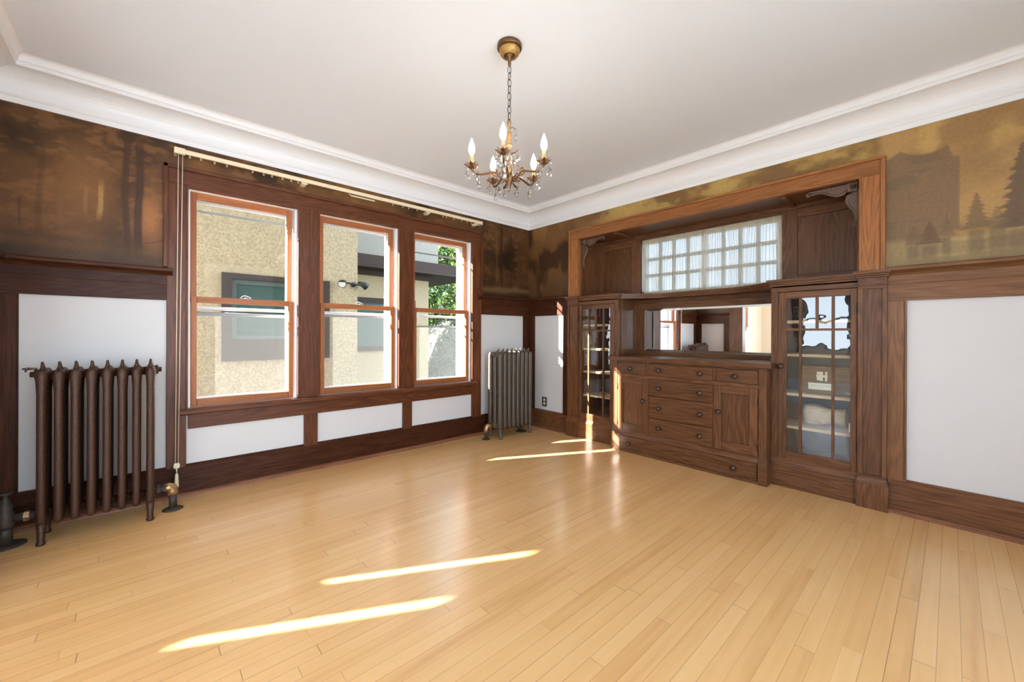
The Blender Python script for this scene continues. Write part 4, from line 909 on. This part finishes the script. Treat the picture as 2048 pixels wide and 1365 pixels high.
def cupdoor(y0, y1, ky, hy):
    z0, z1 = 0.207, 0.707; mb = MB(); x0, x1 = XF - 0.002, XF + 0.02
    st = 0.058
    mb.box(x0, x1, y0, y0 + st, z0, z1, 2); mb.box(x0, x1, y1 - st, y1, z0, z1, 2); mb.box(x0, x1, y0 + st, y1 - st, z1 - 0.058, z1, 1); mb.box(x0, x1, y0 + st, y1 - st, z0, z0 + 0.066, 1)
    mb.box(x0 + 0.015, x1, y0 + st - .002, y1 - st + .002, z0 + 0.06, z1 - 0.05, 2)
    d = mb.build('cupboard_door', OAKB, B, 0.002); knob(d, x0, ky, 0.504)
    for z in (0.272, 0.612):
        mb = MB(); mb.tube([(x0 - 0.002, hy, z - 0.026), (x0 - 0.002, hy, z + 0.026)], 0.004, 8); mb.build('hinge', m_hinge, d)
cupdoor(C + 0.281, C + 0.598, C + 0.322, C + 0.598); cupdoor(C - 0.598, C - 0.286, C - 0.327, C - 0.598)

# wall outlet
O = thing('wall_outlet', 'small brass outlet plate on the white panel left of the built-in', 'outlet', (-0.002, -0.275, 0.309))
mb = MB(); mb.box(-0.006, 0, -0.311, -0.239, 0.254, 0.364); mb.build('plate', m_outlet, O, 0.002)
for z in (0.288, 0.331):
    mb = MB(); mb.lathe([(0.017, 0), (0.017, 0.004), (0.015, 0.005), (0, 0.005)], (-0.005, -0.275, z), 16, '-x'); r = mb.build('receptacle', m_recept, O)
    mb = MB(); mb.box(-0.0106, -0.009, -0.282, -0.279, z - 0.003, z + 0.008); mb.box(-0.0106, -0.009, -0.271, -0.268, z - 0.003, z + 0.008); mb.build('slot', m_black, r)

# ================================================================== RADIATORS
def radiator(x0, x1, label, mat, n=8, feet=True):
    """column radiator along the north wall, one mesh per section"""
    t = thing('radiator', label, 'radiator', ((x0 + x1) / 2, -0.235, 0), 'cast-iron column radiators')
    p = (x1 - x0) / (n - 1); YC = (-0.312, -0.235, -0.158)
    for i in range(n):
        x = x0 + p * i; mb = MB(); hx = 0.0190 if x0 < -2 else 0.0265; hy = 0.027; tx = max(hx, 0.0245)
        def ring(yc, z, sx, sy): return [(x + sx * math.copysign(abs(math.cos(a)) ** 0.8, math.cos(a)), yc + sy * math.copysign(abs(math.sin(a)) ** 0.8, math.sin(a)), z) for a in [2 * PI * k / 14 for k in range(14)]]
        for yc in YC:
            mb.loft([ring(yc, z, sx, sy) for z, sx, sy in ((0.098, 0.010, 0.016), (0.106, 0.018, 0.024), (0.125, hx, hy), (0.30, hx, hy), (0.60, hx, hy), (0.79, hx, hy), (0.845, (hx + tx) / 2, hy), (0.872, tx, hy), (0.892, tx - .003, hy - .002), (0.906, 0.016, 0.020), (0.914, 0.009, 0.012))])
        # top and bottom headers across the columns
        def hring(y, zc, sx, sz): return [(x + sx * math.cos(a), y, zc + sz * math.sin(a)) for a in [2 * PI * k / 14 for k in range(14)]]
        mb.loft([hring(y, 0.880, sx, sz) for y, sx, sz in ((-0.336, 0.010, 0.014), (-0.325, 0.022, 0.030), (-0.235, 0.025, 0.040), (-0.145, 0.022, 0.030), (-0.134, 0.010, 0.014))])
        mb.loft([hring(y, 0.135, sx, sz) for y, sx, sz in ((-0.332, 0.010, 0.014), (-0.320, 0.020, 0.030), (-0.235, 0.023, 0.038), (-0.150, 0.020, 0.030), (-0.138, 0.010, 0.014))])
        mb.box(x - 0.012, x + 0.012, -0.31, -0.16, 0.475, 0.505, 1)
        # hubs joining the sections
        for zc in (0.880, 0.135):
            mb.lathe([(0.024, -p / 2), (0.028, -0.012), (0.028, 0.012), (0.024, p / 2)], (x, -0.235, zc), 14, 'x')
        # crest cusp
        mb.loft([[(x + sx * math.cos(a), -0.285 + sy * math.sin(a) + dy, z) for a in [2 * PI * k / 8 for k in range(8)]] for z, sx, sy, dy in ((0.885, 0.017, 0.050, 0.03), (0.912, 0.015, 0.034, 0.018), (0.926, 0.009, 0.022, 0.006), (0.940, 0.007, 0.014, -0.004), (0.950, 0.006, 0.009, -0.010), (0.955, 0.002, 0.003, -0.012))])
        s = mb.build('section', mat, t)
        if feet and i in (0, n - 1):
            for yc in (-0.312, -0.158):
                mb = MB(); d = -1 if yc < -0.2 else 1
                mb.loft([[(x + sx * math.cos(a), yc + d * dy + sy * math.sin(a), z) for a in [2 * PI * k / 12 for k in range(12)]] for z, sx, sy, dy in ((0.0, 0.017, 0.019, 0.016), (0.012, 0.018, 0.020, 0.016), (0.020, 0.014, 0.014, 0.014), (0.06, 0.016, 0.014, 0.006), (0.13, 0.021, 0.024, 0.0))])
                mb.build('foot', mat, s)
    for x, d in ((x0, '-x'), (x1, 'x')):
        for zc in ((0.885,)):
            mb = MB(); mb.lathe([(0.027, p / 2 - .01), (0.027, p / 2 + .004), (0.015, p / 2 + .006), (0.015, p / 2 + .020), (0.0, p / 2 + .020)], (x, -0.235, zc), 8, d); mb.build('end_plug', mat, t)
    return t
def flange(mb, x, y, r=0.055): mb.lathe([(r, 0), (r, 0.004), (r * 0.7, 0.012), (r * 0.45, 0.014), (0, 0.014)], (x, y, 0.0), 22)

RL = radiator(-3.892, -3.468, 'large bronze cast-iron radiator at the far left, under the dark forest mural', m_iron)
mb = MB(); flange(mb, -3.362, -0.225, 0.052); mb.tube([(-3.362, -0.225, 0.01), (-3.362, -0.225, 0.105)], 0.020, 14)
e1 = mb.build('floor_pipe', m_pipe, RL)
mb = MB(); mb.tube([(-3.362, -0.225, 0.095), (-3.362, -0.225, 0.120), (-3.368, -0.226, 0.137), (-3.384, -0.230, 0.145), (-3.402, -0.233, 0.145)], 0.027, 14); mb.build('pipe_elbow', m_brass, RL)
mb = MB(); mb.lathe([(0.027, -0.01), (0.027, 0.012), (0.020, 0.014), (0.020, 0.022), (0.028, 0.024), (0.028, 0.040), (0.02, 0.042), (0.02, 0.08)], (-3.398, -0.233, 0.145), 6, '-x', smooth=False); mb.build('union_nut', m_pipe, RL)
mb = MB(); flange(mb, -4.025, -0.225, 0.075); mb.tube([(-4.025, -0.225, 0.01), (-4.025, -0.225, 0.11)], 0.026, 14)
mb.lathe([(0.030, 0.09), (0.034, 0.11), (0.034, 0.16), (0.025, 0.185), (0.030, 0.20), (0.022, 0.215), (0.016, 0.24), (0.010, 0.245), (0.010, 0.265), (0.026, 0.268), (0.026, 0.276), (0, 0.278)], (-4.025, -0.225, 0), 18)
mb.tube([(-3.995, -0.23, 0.14), (-3.915, -0.235, 0.138)], 0.022, 12); mb.build('shutoff_valve', m_pipe, RL)
mb = MB(); mb.lathe([(0.026, 0), (0.026, 0.02), (0.02, 0.022)], (-3.962, -0.232, 0.139), 6, 'x', smooth=False); mb.build('union_nut', m_brass, RL)
mb = MB(); mb.tube([(-3.915, -0.25, 0.915), (-3.945, -0.25, 0.917)], 0.006, 8); mb.tube([(-3.943, -0.25, 0.917), (-3.968, -0.25, 0.917)], [0.008, 0.004], 8); mb.tube([(-3.955, -0.25, 0.917), (-3.955, -0.25, 0.900)], 0.004, 6); mb.build('air_vent', m_iron2, RL)

RR = radiator(-0.730, -0.290, 'smaller grey-brown cast-iron radiator in the far corner, right of the windows', m_iron2)
mb = MB(); flange(mb, -0.845, -0.225, 0.045); mb.tube([(-0.845, -0.225, 0.01), (-0.845, -0.225, 0.085)], 0.018, 12); mb.build('floor_pipe', m_pipe, RR)
mb = MB(); mb.tube([(-0.845, -0.225, 0.07), (-0.845, -0.225, 0.11), (-0.838, -0.226, 0.130), (-0.82, -0.23, 0.140), (-0.755, -0.235, 0.138)], [0.022, 0.026, 0.026, 0.024, 0.020], 14); mb.build('pipe_elbow', m_brass, RR)
mb = MB(); flange(mb, -0.33, -0.225, 0.062); mb.tube([(-0.33, -0.225, 0.01), (-0.33, -0.225, 0.10)], 0.018, 12); mb.build('floor_pipe', m_pipe, RR)

# ================================================================== CURTAIN ROD
Rd = thing('curtain_rod', 'long ivory traverse curtain rod with cord above the three windows', 'curtain rod', (-2.07, -0.06, 2.32))
mb = MB(); mb.box(-3.350, -0.785, -0.072, -0.052, 2.305, 2.334, 0); mb.box(-3.356, -3.30, -0.076, -0.050, 2.298, 2.338, 0); mb.box(-0.80, -0.782, -0.076, -0.0, 2.300, 2.336, 0); mb.box(-3.356, -3.34, -0.06, 0.0, 2.298, 2.336, 0)
mb.build('rail', m_ivory, Rd, 0.002)
for x in (-2.565, -1.45, -0.86):
    mb = MB(); mb.box(x - 0.022, x + 0.022, -0.07, 0, 2.292, 2.302); mb.box(x - 0.012, x + 0.012, -0.05, -0.0, 2.28, 2.30); mb.lathe([(0.010, 0), (0.010, 0.012)], (x, -0.062, 2.282), 10); mb.build('bracket', m_ivory, Rd)
mb = MB(); mb.box(-2.20, -1.99, -0.066, -0.058, 2.283, 2.293); mb.tube([(-2.22, -0.062, 2.30), (-2.20, -0.062, 2.288)], 0.003, 6); mb.build('master_carrier', m_ivory, Rd)
for x in [-3.275, -3.215, -3.14, -3.07, -2.915, -2.845, -2.79, -2.72, -2.66, -2.61, -1.82, -1.72, -1.66, -1.57, -1.28, -1.24, -1.15, -1.05, -0.98, -0.93]:
    mb = MB(); mb.tube([(x, -0.062, 2.306), (x, -0.062, 2.298)], 0.003, 6)
    mb.tube([(x + 0.005 * math.cos(a), -0.062, 2.293 + 0.006 * math.sin(a)) for a in [2 * PI * k / 8 for k in range(8)]], 0.0018, 5, loop=True); mb.build('glider', m_ivory, Rd)
for x in (-3.334, -3.312):
    mb = MB(); xe = -3.345 if x < -3.32 else -3.330
    mb.tube([(x, -0.062, 2.302), ((x + xe) / 2, -0.064, 1.3), (xe, -0.066, 0.245)], 0.0022, 6); mb.build('cord', m_cord, Rd)
mb = MB(); mb.lathe([(0.016, -0.005), (0.018, 0), (0.016, 0.005)], (-3.338, -0.066, 0.228), 16, 'y'); mb.box(-3.352, -3.324, -0.072, -0.060, 0.212, 0.246); mb.tube([(-3.338, -0.066, 0.215), (-3.338, -0.066, 0.180)], 0.004, 8)
mb.lathe([(0.007, 0.085), (0.013, 0.090), (0.012, 0.12), (0.009, 0.17), (0.005, 0.178)], (-3.338, -0.066, 0), 14); mb.box(-3.352, -3.330, -0.070, -0.040, 0.080, 0.112)
mb.build('tension_pulley', m_ivory, Rd)

# ================================================================== CHANDELIER
CX, CY = -2.0887, -1.9620
Ch = thing('chandelier', 'small antique brass five-arm chandelier with candle bulbs and crystal drops', 'chandelier', (CX, CY, CEIL))
mb = MB(); mb.lathe([(0.063, 2.622), (0.064, 2.600), (0.060, 2.597)], (CX, CY, 0), 32); mb.build('canopy_rim', m_bronze, Ch)
mb = MB(); mb.lathe([(0.054, 2.598), (0.0545, 2.588), (0.050, 2.574), (0.041, 2.563), (0.032, 2.558), (0.029, 2.562)], (CX, CY, 0), 32); mb.build('canopy', m_gilt, Ch)
mb = MB(); mb.lathe([(0.030, 2.562), (0.022, 2.556), (0.010, 2.545), (0.008, 2.530), (0.009, 2.520), (0.006, 2.510), (0.0, 2.508)], (CX, CY, 0), 16); mb.build('canopy_stem', m_bronze, Ch)
zl = 2.512; k = 0; LH = 0.041
while zl > 2.225:
    mb = MB(); a = (0.25, 0.85, 0.15, 0.75)[k % 4] * PI if k % 2 == 0 else (0.6, 0.1, 0.55, 0.05)[k % 4] * PI
    a = 0.832 + PI / 2 + (0.15 if k % 2 == 0 else -0.75); pts = []
    for q in range(16):
        t_ = 2 * PI * q / 16; u = 0.0085 * math.cos(t_); v = (LH / 2 - 0.0) * math.sin(t_); v = math.copysign(abs(math.sin(t_)) ** 0.75, math.sin(t_)) * LH / 2
        pts.append((CX + u * math.cos(a), CY + u * math.sin(a), zl - LH / 2 + v))
    mb.tube(pts, 0.0018, 6, loop=True); mb.build('chain_link', m_pipe, Ch); zl -= LH - 0.006; k += 1
mb = MB(); mb.tube([(CX + 0.004 * math.sin(q * 0.9), CY, 2.52 - 0.3 * q / 14) for q in range(15)], 0.0012, 5); mb.build('lamp_wire', m_pipe, Ch)
mb = MB()
mb.lathe([(0.004, 2.225), (0.010, 2.205), (0.004, 2.195), (0.004, 2.17), (0.011, 2.165), (0.014, 2.150), (0.011, 2.130), (0.007, 2.110), (0.010, 2.105)], (CX, CY, 0), 16)
mb.lathe([(0.010, 2.105), (0.016, 2.090), (0.006, 2.082), (0.005, 2.05), (0.012, 2.045), (0.014, 2.03), (0.006, 2.01), (0.005, 1.98), (0.013, 1.972), (0.016, 1.955), (0.010, 1.94)], (CX, CY, 0), 16)
mb.build('column', plain('gilded_wood', (0.30, 0.155, 0.05, 1), 0.45, 0.2, vary=0.35, bscale=90), Ch)
mb = MB(); mb.lathe([(0.010, 1.948), (0.024, 1.940), (0.026, 1.925), (0.020, 1.905), (0.012, 1.890), (0.008, 1.872), (0.003, 1.855), (0.0, 1.846)], (CX, CY, 0), 18); mb.build('hub', m_bronze, Ch)

def drop_mesh():
    mb = MB(); mb.lathe([(0.0004, 0.0), (0.0022, -0.006), (0.0072, -0.018), (0.0085, -0.026), (0.0060, -0.034), (0.0008, -0.040)], (0, 0, 0), 6, smooth=False); o = mb.build('crystal_drop', m_crystal); return o
def octa_mesh():
    mb = MB(); mb.lathe([(0.0006, 0.008), (0.0075, 0.0), (0.0006, -0.008)], (0, 0, 0), 8, smooth=False); o = mb.build('crystal_bead', m_crystal); return o
proto_drop = drop_mesh(); proto_bead = octa_mesh(); used = {'d': 0, 'b': 0}
def hang(kind, p, sc=1.0, rz=0.0):
    pr = proto_drop if kind == 'd' else proto_bead
    o = pr if used[kind] == 0 else pr.copy()
    if used[kind]: COL.objects.link(o)
    used[kind] += 1
    o.parent = Ch; o.location = Vector(p) - Ch.location; o.rotation_euler = (0, 0, rz); sc *= 1.18; o.scale = (sc, sc, sc)
RA = 0.195
for i, deg in enumerate((-8, 64, 136, -152, -80)):
    th = math.radians(deg); u = (-F) * math.cos(th) + R0 * math.sin(th); sdir = Vector((-u.y, u.x, 0))
    def P(r, z, w_=0): return (CX + u.x * r + sdir.x * w_, CY + u.y * r + sdir.y * w_, z)
    mb = MB()
    path = [(0.015, 1.925), (0.035, 1.918), (0.052, 1.930), (0.066, 1.946), (0.085, 1.950), (0.115, 1.942), (0.145, 1.934), (0.165, 1.932), (0.182, 1.938), (0.192, 1.952), (RA, 1.966)]
    mb.tube([P(r, z) for r, z in path], [0.006, 0.006, 0.0055, 0.0055, 0.006, 0.006, 0.0058, 0.0055, 0.0055, 0.006, 0.007], 8)
    mb.tube([P(0.052 + a, 1.958 + b) for a, b in spiral(0.02, -0.006, 0.026, 0.006, PI, 1.2, 20)], 0.0032, 6)
    mb.tube([P(0.022, 1.93, 0.012), P(0.040, 1.955, 0.020), P(0.046, 1.985, 0.022), P(0.036, 1.994, 0.02)], 0.0028, 6)
    # leaf under the hub
    mb.loft([[P(0.03, 1.905, -.004), P(0.03, 1.909, 0), P(0.03, 1.905, .004)], [P(0.05, 1.892, -.010), P(0.05, 1.896, 0), P(0.05, 1.892, .010)], [P(0.066, 1.886, -.001), P(0.066, 1.887, 0), P(0.066, 1.886, .001)]])
    arm = mb.build('arm', m_bronze, Ch)
    mb = MB(); rings = []                                          # leafy drip cup
    for rr, zz in ((0.006, 1.958), (0.014, 1.962), (0.022, 1.970), (0.030, 1.980)):
        rings.append([(CX + u.x * RA + rr * (1 + (0.0 if rr < 0.02 else 0.32 * (1 if q % 2 == 0 else -1))) * math.cos(2 * PI * q / 16), CY + u.y * RA + rr * (1 + (0.0 if rr < 0.02 else 0.32 * (1 if q % 2 == 0 else -1))) * math.sin(2 * PI * q / 16), zz + (0.004 if q % 2 == 0 and rr > 0.02 else 0)) for q in range(16)])
    inner = [[(x * 1.0, y, z + 0.0015) for x, y, z in r] for r in rings]
    mb.loft(rings + inner[::-1], True, 0, False); mb.build('drip_cup', m_bronze, arm)
    c0 = P(RA, 0)
    mb = MB(); mb.lathe([(0.0095, 1.966), (0.0098, 1.990), (0.0092, 2.028), (0.0075, 2.030)], (c0[0], c0[1], 0), 14); cs = mb.build('candle_sleeve', m_candle, arm)
    mb = MB(); mb.lathe([(0.006, 2.028), (0.010, 2.034), (0.0150, 2.046), (0.0165, 2.058), (0.0145, 2.074), (0.0095, 2.092), (0.0045, 2.106), (0.0012, 2.116)], (c0[0], c0[1], 0), 16); mb.build('bulb', m_bulb, cs)
    for q in range(6):
        a = 2 * PI * q / 6 + 0.3; x, y = c0[0] + 0.032 * math.cos(a), c0[1] + 0.032 * math.sin(a)
        hang('b', (x, y, 1.968), 0.8, a); hang('d', (x, y, 1.958 - 0.004 * (q % 3)), 0.85 + 0.2 * (q % 2), a)
    hang('b', P(0.158, 1.920), 1.0); hang('d', P(0.158, 1.910), 1.25)
    hang('b', P(0.075, 1.925), 1.1); hang('d', P(0.05, 1.880), 1.0); hang('d', P(0.045, 2.045, 0.01), 1.0)
for q in range(6):
    a = q * PI / 3; hang('b', (CX + 0.02 * math.cos(a), CY + 0.02 * math.sin(a), 2.03 + 0.012 * (q % 2)), 1.0, a); hang('b', (CX + 0.024 * math.cos(a), CY + 0.024 * math.sin(a), 1.985), 1.1, a)
mb = MB(); mb.tube([(CX, CY, 2.185), (CX + R0.x * 0.02, CY + R0.y * 0.02, 2.19), (CX + R0.x * 0.034, CY + R0.y * 0.034, 2.180)], 0.002, 6); mb.build('crystal_hook', m_bronze, Ch)
hang('b', (CX + R0.x * 0.034, CY + R0.y * 0.034, 2.172), 1.3); hang('d', (CX + R0.x * 0.034, CY + R0.y * 0.034, 2.162), 1.0)
for sgn in (-1, 1):
    p = (CX + sgn * R0.x * 0.05 - F.x * 0.02, CY + sgn * R0.y * 0.05 - F.y * 0.02)
    mb = MB(); mb.tube([(CX, CY, 2.05), (CX + (p[0] - CX) * .6, CY + (p[1] - CY) * .6, 2.052), (p[0], p[1], 2.064)], [0.004, 0.0035, 0.002], 6); mb.build('upper_branch', m_bronze, Ch)
    hang('b', (p[0], p[1], 2.056), 0.8); hang('d', (p[0], p[1], 2.046), 1.1)

# ================================================================== OUTSIDE
GZ = -0.75
mb = MB(); mb.box(XL - 0.2, 0.5, 0.02, T, CEIL + 0.1, 5.6, 0); mb.box(XL - 0.7, 1.0, -6.0, 1.05, 5.6, 5.75, 0)  # unseen upper storey and eave, added to shade the gap between the houses
holes_wall(mb, 'y', T, T + 0.015, -4.2, 0.5, GZ, CEIL + 0.1, [(a, b, WZ0 - 0.03, WZ1) for a, b in OPEN] + LW); struct(mb.build('wall_outer_shade', m_bounce_cut))  # dark cladding layer, added to cut sun bounce onto the neighbour wall
mb = MB(); mb.box(-40, 60, T + 0.05, 60, GZ - 0.1, GZ); mb.box(XB + 0.2, 60, YS - 0.3, T + 0.05, GZ - 0.1, GZ); struct(mb.build('lawn', m_grass))
mb = MB(); mb.box(-40, XL - 0.25, -40, T + 0.05, GZ - 0.1, GZ); mb.box(XL - 0.25, 60, -40, YS - 0.3, GZ - 0.1, GZ); struct(mb.build('bounce_paving', m_bounce_ground))  # unseen pale ground, added to bounce daylight up to the ceiling
NH = thing('neighbour_house', 'tan stucco house with dark trim seen close outside the left and middle windows', 'house', (-2.5, 4, GZ))
mb = MB(); holes_wall(mb, 'y', 3.2, 3.4, -5.6, -0.875, GZ, 6.2, [(-2.66, -1.40, 0.80, 1.88)]); mb.box(-1.075, -0.875, 3.4, 4.5, GZ, 6.2)
mb.build('front_wall', m_stucco, NH)
mb = MB(); mb.box(-1.07, 1.25, 4.5, 4.7, GZ, 2.32); mb.build('side_wall', m_stucco, NH)
mb = MB(); mb.box(-1.07, 1.50, 4.5, 4.7, 2.66, 6.2); mb.box(1.3, 1.5, 4.7, 8, 2.66, 6.2); mb.box(1.05, 1.25, 4.7, 8, GZ, 2.32); mb.build('upper_wall', m_stucco2, NH)
mb = MB(); mb.box(-0.87, 2.15, 4.15, 4.7, 2.46, 2.66, 0); mb.box(1.25, 2.15, 4.7, 8.5, 2.46, 2.66, 1)
mb.hexa([(-0.87, 4.05, 2.40), (2.3, 4.05, 2.40), (2.3, 8.5, 2.40), (-0.87, 8.5, 2.40), (-0.87, 4.15, 2.47), (2.2, 4.15, 2.47), (2.2, 8.5, 2.47), (-0.87, 8.5, 2.47)])
mb.box(-0.87, 1.3, 4.42, 4.5, 2.30, 2.42, 0); mb.build('eave', m_trimout, NH)
mb = MB()
for x0, x1, z0, z1 in ((-2.735, -2.62, 0.72, 1.94), (-1.44, -1.332, 0.72, 1.94), (-2.62, -1.44, 1.86, 1.94), (-2.62, -1.44, 0.72, 1.02)): mb.box(x0, x1, 3.16, 3.3, z0, z1)
wf = mb.build('window_frame', m_trimout, NH)
mb = MB()
for x0, x1, z0, z1 in ((-2.62, -2.56, 1.02, 1.86), (-1.50, -1.44, 1.02, 1.86), (-2.56, -1.50, 1.80, 1.86), (-2.56, -1.50, 1.02, 1.07), (-2.56, -1.50, 1.42, 1.46)): mb.box(x0, x1, 3.22, 3.27, z0, z1)
mb.build('window_sash', plain('green_sash', (0.05, 0.07, 0.06, 1), 0.5), wf)
mb = MB(); mb.box(-2.56, -1.50, 3.25, 3.26, 1.07, 1.80); mb.build('pane', m_pane_dark, wf)
mb = MB(); mb.box(-0.70, 0.9, 4.46, 4.52, 0.75, 1.84); bw = mb.build('basement_window', m_trimout, NH)
mb = MB(); mb.box(-0.58, 0.78, 4.45, 4.462, 0.85, 1.72); mb.build('pane', m_pane_dark, bw)
mb = MB(); mb.box(-5.9, 2.4, 2.45, 9.0, 6.0, 6.3); mb.build('roof_edge', m_roof, NH)

FL = thing('floodlight', 'twin-headed dark outdoor floodlight on the stucco corner outside the middle window', 'floodlight', (-0.98, 3.18, 1.93))
mb = MB(); mb.lathe([(0.04, 0), (0.04, 0.03), (0.0, 0.04)], (-0.95, 3.2, 1.92), 14, '-y'); mb.tube([(-1.12, 3.10, 1.93), (-1.02, 3.11, 1.93), (-0.95, 3.12, 1.92), (-0.84, 3.10, 1.91)], 0.014, 8); mb.build('mount', m_hinge, FL)
for x, dx, ey in ((-1.14, -0.05, 0.10), (-0.84, 0.09, -0.02)):
    mb = MB(); mb.tube([(x - dx * .5, 3.12, 1.95), (x + dx * .6, 3.12 - ey * .6, 1.92), (x + dx, 3.12 - ey, 1.90)], [0.03, 0.05, 0.065], 14); h = mb.build('lamp_head', m_hinge, FL)
    mb = MB(); mb.tube([(x + dx * 1.0, 3.12 - ey, 1.90), (x + dx * 1.03, 3.12 - ey * 1.03, 1.899)], 0.055, 14); mb.build('lens', plain('pale_lens', (0.45, 0.44, 0.40, 1), 0.2), h)

WHs = thing('white_house', 'sunlit white house far beyond the tree, low in the right window', 'house', (10, 22, GZ))
mb = MB(); mb.box(5, 16, 20, 28, GZ, 2.6); mb.build('wall', m_siding, WHs)
mb = MB(); mb.prism([(19.6, 2.6), (28.4, 2.6), (24, 5.2)], 'x', 4.6, 16.4); mb.build('roof', m_roof, WHs)
for x in (6.5, 9, 12):
    mb = MB(); mb.box(x, x + 0.9, 19.95, 20.02, 0.6, 1.9); mb.build('window', m_trimout, WHs)

def tree(name, label, base, h, crown, n, seed, lean=(0, 0)):
    rng = random.Random(seed); t = thing(name, label, 'tree', base, 'trees outside the right window')
    bx, by, bz = base; mb = MB()
    top = (bx + lean[0], by + lean[1], bz + h)
    mb.tube([(bx, by, bz), (bx + lean[0] * .35, by + lean[1] * .3, bz + h * .4), top], [0.24, 0.17, 0.06], 10)
    for k in range(7):
        a = rng.uniform(0, 6.28); f = rng.uniform(.3, .9); p = (bx + lean[0] * f, by + lean[1] * f, bz + h * f)
        mb.tube([p, (p[0] + math.cos(a) * crown * .4, p[1] + math.sin(a) * crown * .4, p[2] + crown * .3), (p[0] + math.cos(a) * crown * .8, p[1] + math.sin(a) * crown * .8, p[2] + crown * .5)], [0.07, 0.045, 0.015], 6)
    mb.build('trunk', m_bark, t)
    mb = MB()
    blobs = [(Vector((bx + lean[0] * rng.uniform(.4, 1.1) + rng.gauss(0, crown * .5), by + lean[1] + rng.gauss(0, crown * .5), bz + h * rng.uniform(.35, 1.25))), rng.uniform(.35, .6) * crown) for _ in range(26)]
    for k in range(n):
        c_, r = rng.choice(blobs); d = Vector((rng.gauss(0, 1), rng.gauss(0, 1), rng.gauss(0, 1))).normalized() * r * rng.uniform(.55, 1)
        p = c_ + d; s = rng.uniform(.08, .17); a = Vector((rng.gauss(0, 1), rng.gauss(0, 1), rng.gauss(0, 1))).normalized(); b = a.cross(Vector((rng.random(), rng.random(), 1))).normalized()
        mb.quad([p - a * s, p + b * s * .5, p + a * s, p - b * s * .5])
    fo = mb.build('foliage', m_leaf, t)
    return t
tree('leafy_tree', 'large leafy tree with a dark leaning trunk seen through the upper right window', (5.6, 10.6, GZ), 5.2, 2.2, 9000, 4, (-1.5, 0.4))
tree('leafy_tree', 'yellow-green tree behind the leaning one, seen low through the right window', (9.5, 15.5, GZ), 5.0, 2.6, 7000, 9, (0.5, 0))

Hd = thing('hedge', 'dark sloping hedge low in the right window, before the white house', 'hedge', (6, 9.5, GZ))
poly = [(2.6, GZ), (8.6, GZ), (8.6, 1.75), (5.0, 1.6), (4.35, 1.05), (3.95, 0.15), (3.4, 0.0), (2.6, -0.1)]
mb = MB(); mb.prism(poly, 'y', 9.05, 10.2); mb.build('woody_core', plain('hedge_core', (0.06, 0.062, 0.045, 1), 0.95, vary=0.3, bscale=9), Hd)
rng = random.Random(12); mb = MB()
tops = [(2.6, -0.1), (3.4, 0.0), (3.95, 0.15), (4.35, 1.05), (5.0, 1.6), (8.6, 1.75)]
def hz(x):
    for (a, za), (b, zb) in zip(tops[:-1], tops[1:]):
        if a <= x <= b: return za + (zb - za) * (x - a) / (b - a)
    return 0
for k in range(3500):
    x = rng.uniform(2.6, 8.6); z = hz(x) + 0.04 if rng.random() < .4 else rng.uniform(GZ, hz(x)); p = Vector((x + rng.gauss(0, .03), 9.02 - rng.random() * .1 if z < hz(x) else rng.uniform(9.0, 10.2), z + rng.gauss(0, .03)))
    sz = rng.uniform(.03, .07); a = Vector((rng.gauss(0, 1), rng.gauss(0, 1), rng.gauss(0, 1))).normalized(); b = a.cross(Vector((rng.random(), rng.random(), 1))).normalized()
    mb.quad([p - a * sz, p + b * sz * .5, p + a * sz, p - b * sz * .5])
mb.build('leaves', plain('hedge_leaf', (0.055, 0.07, 0.035, 1), 0.8, vary=0.4, bscale=20), Hd)
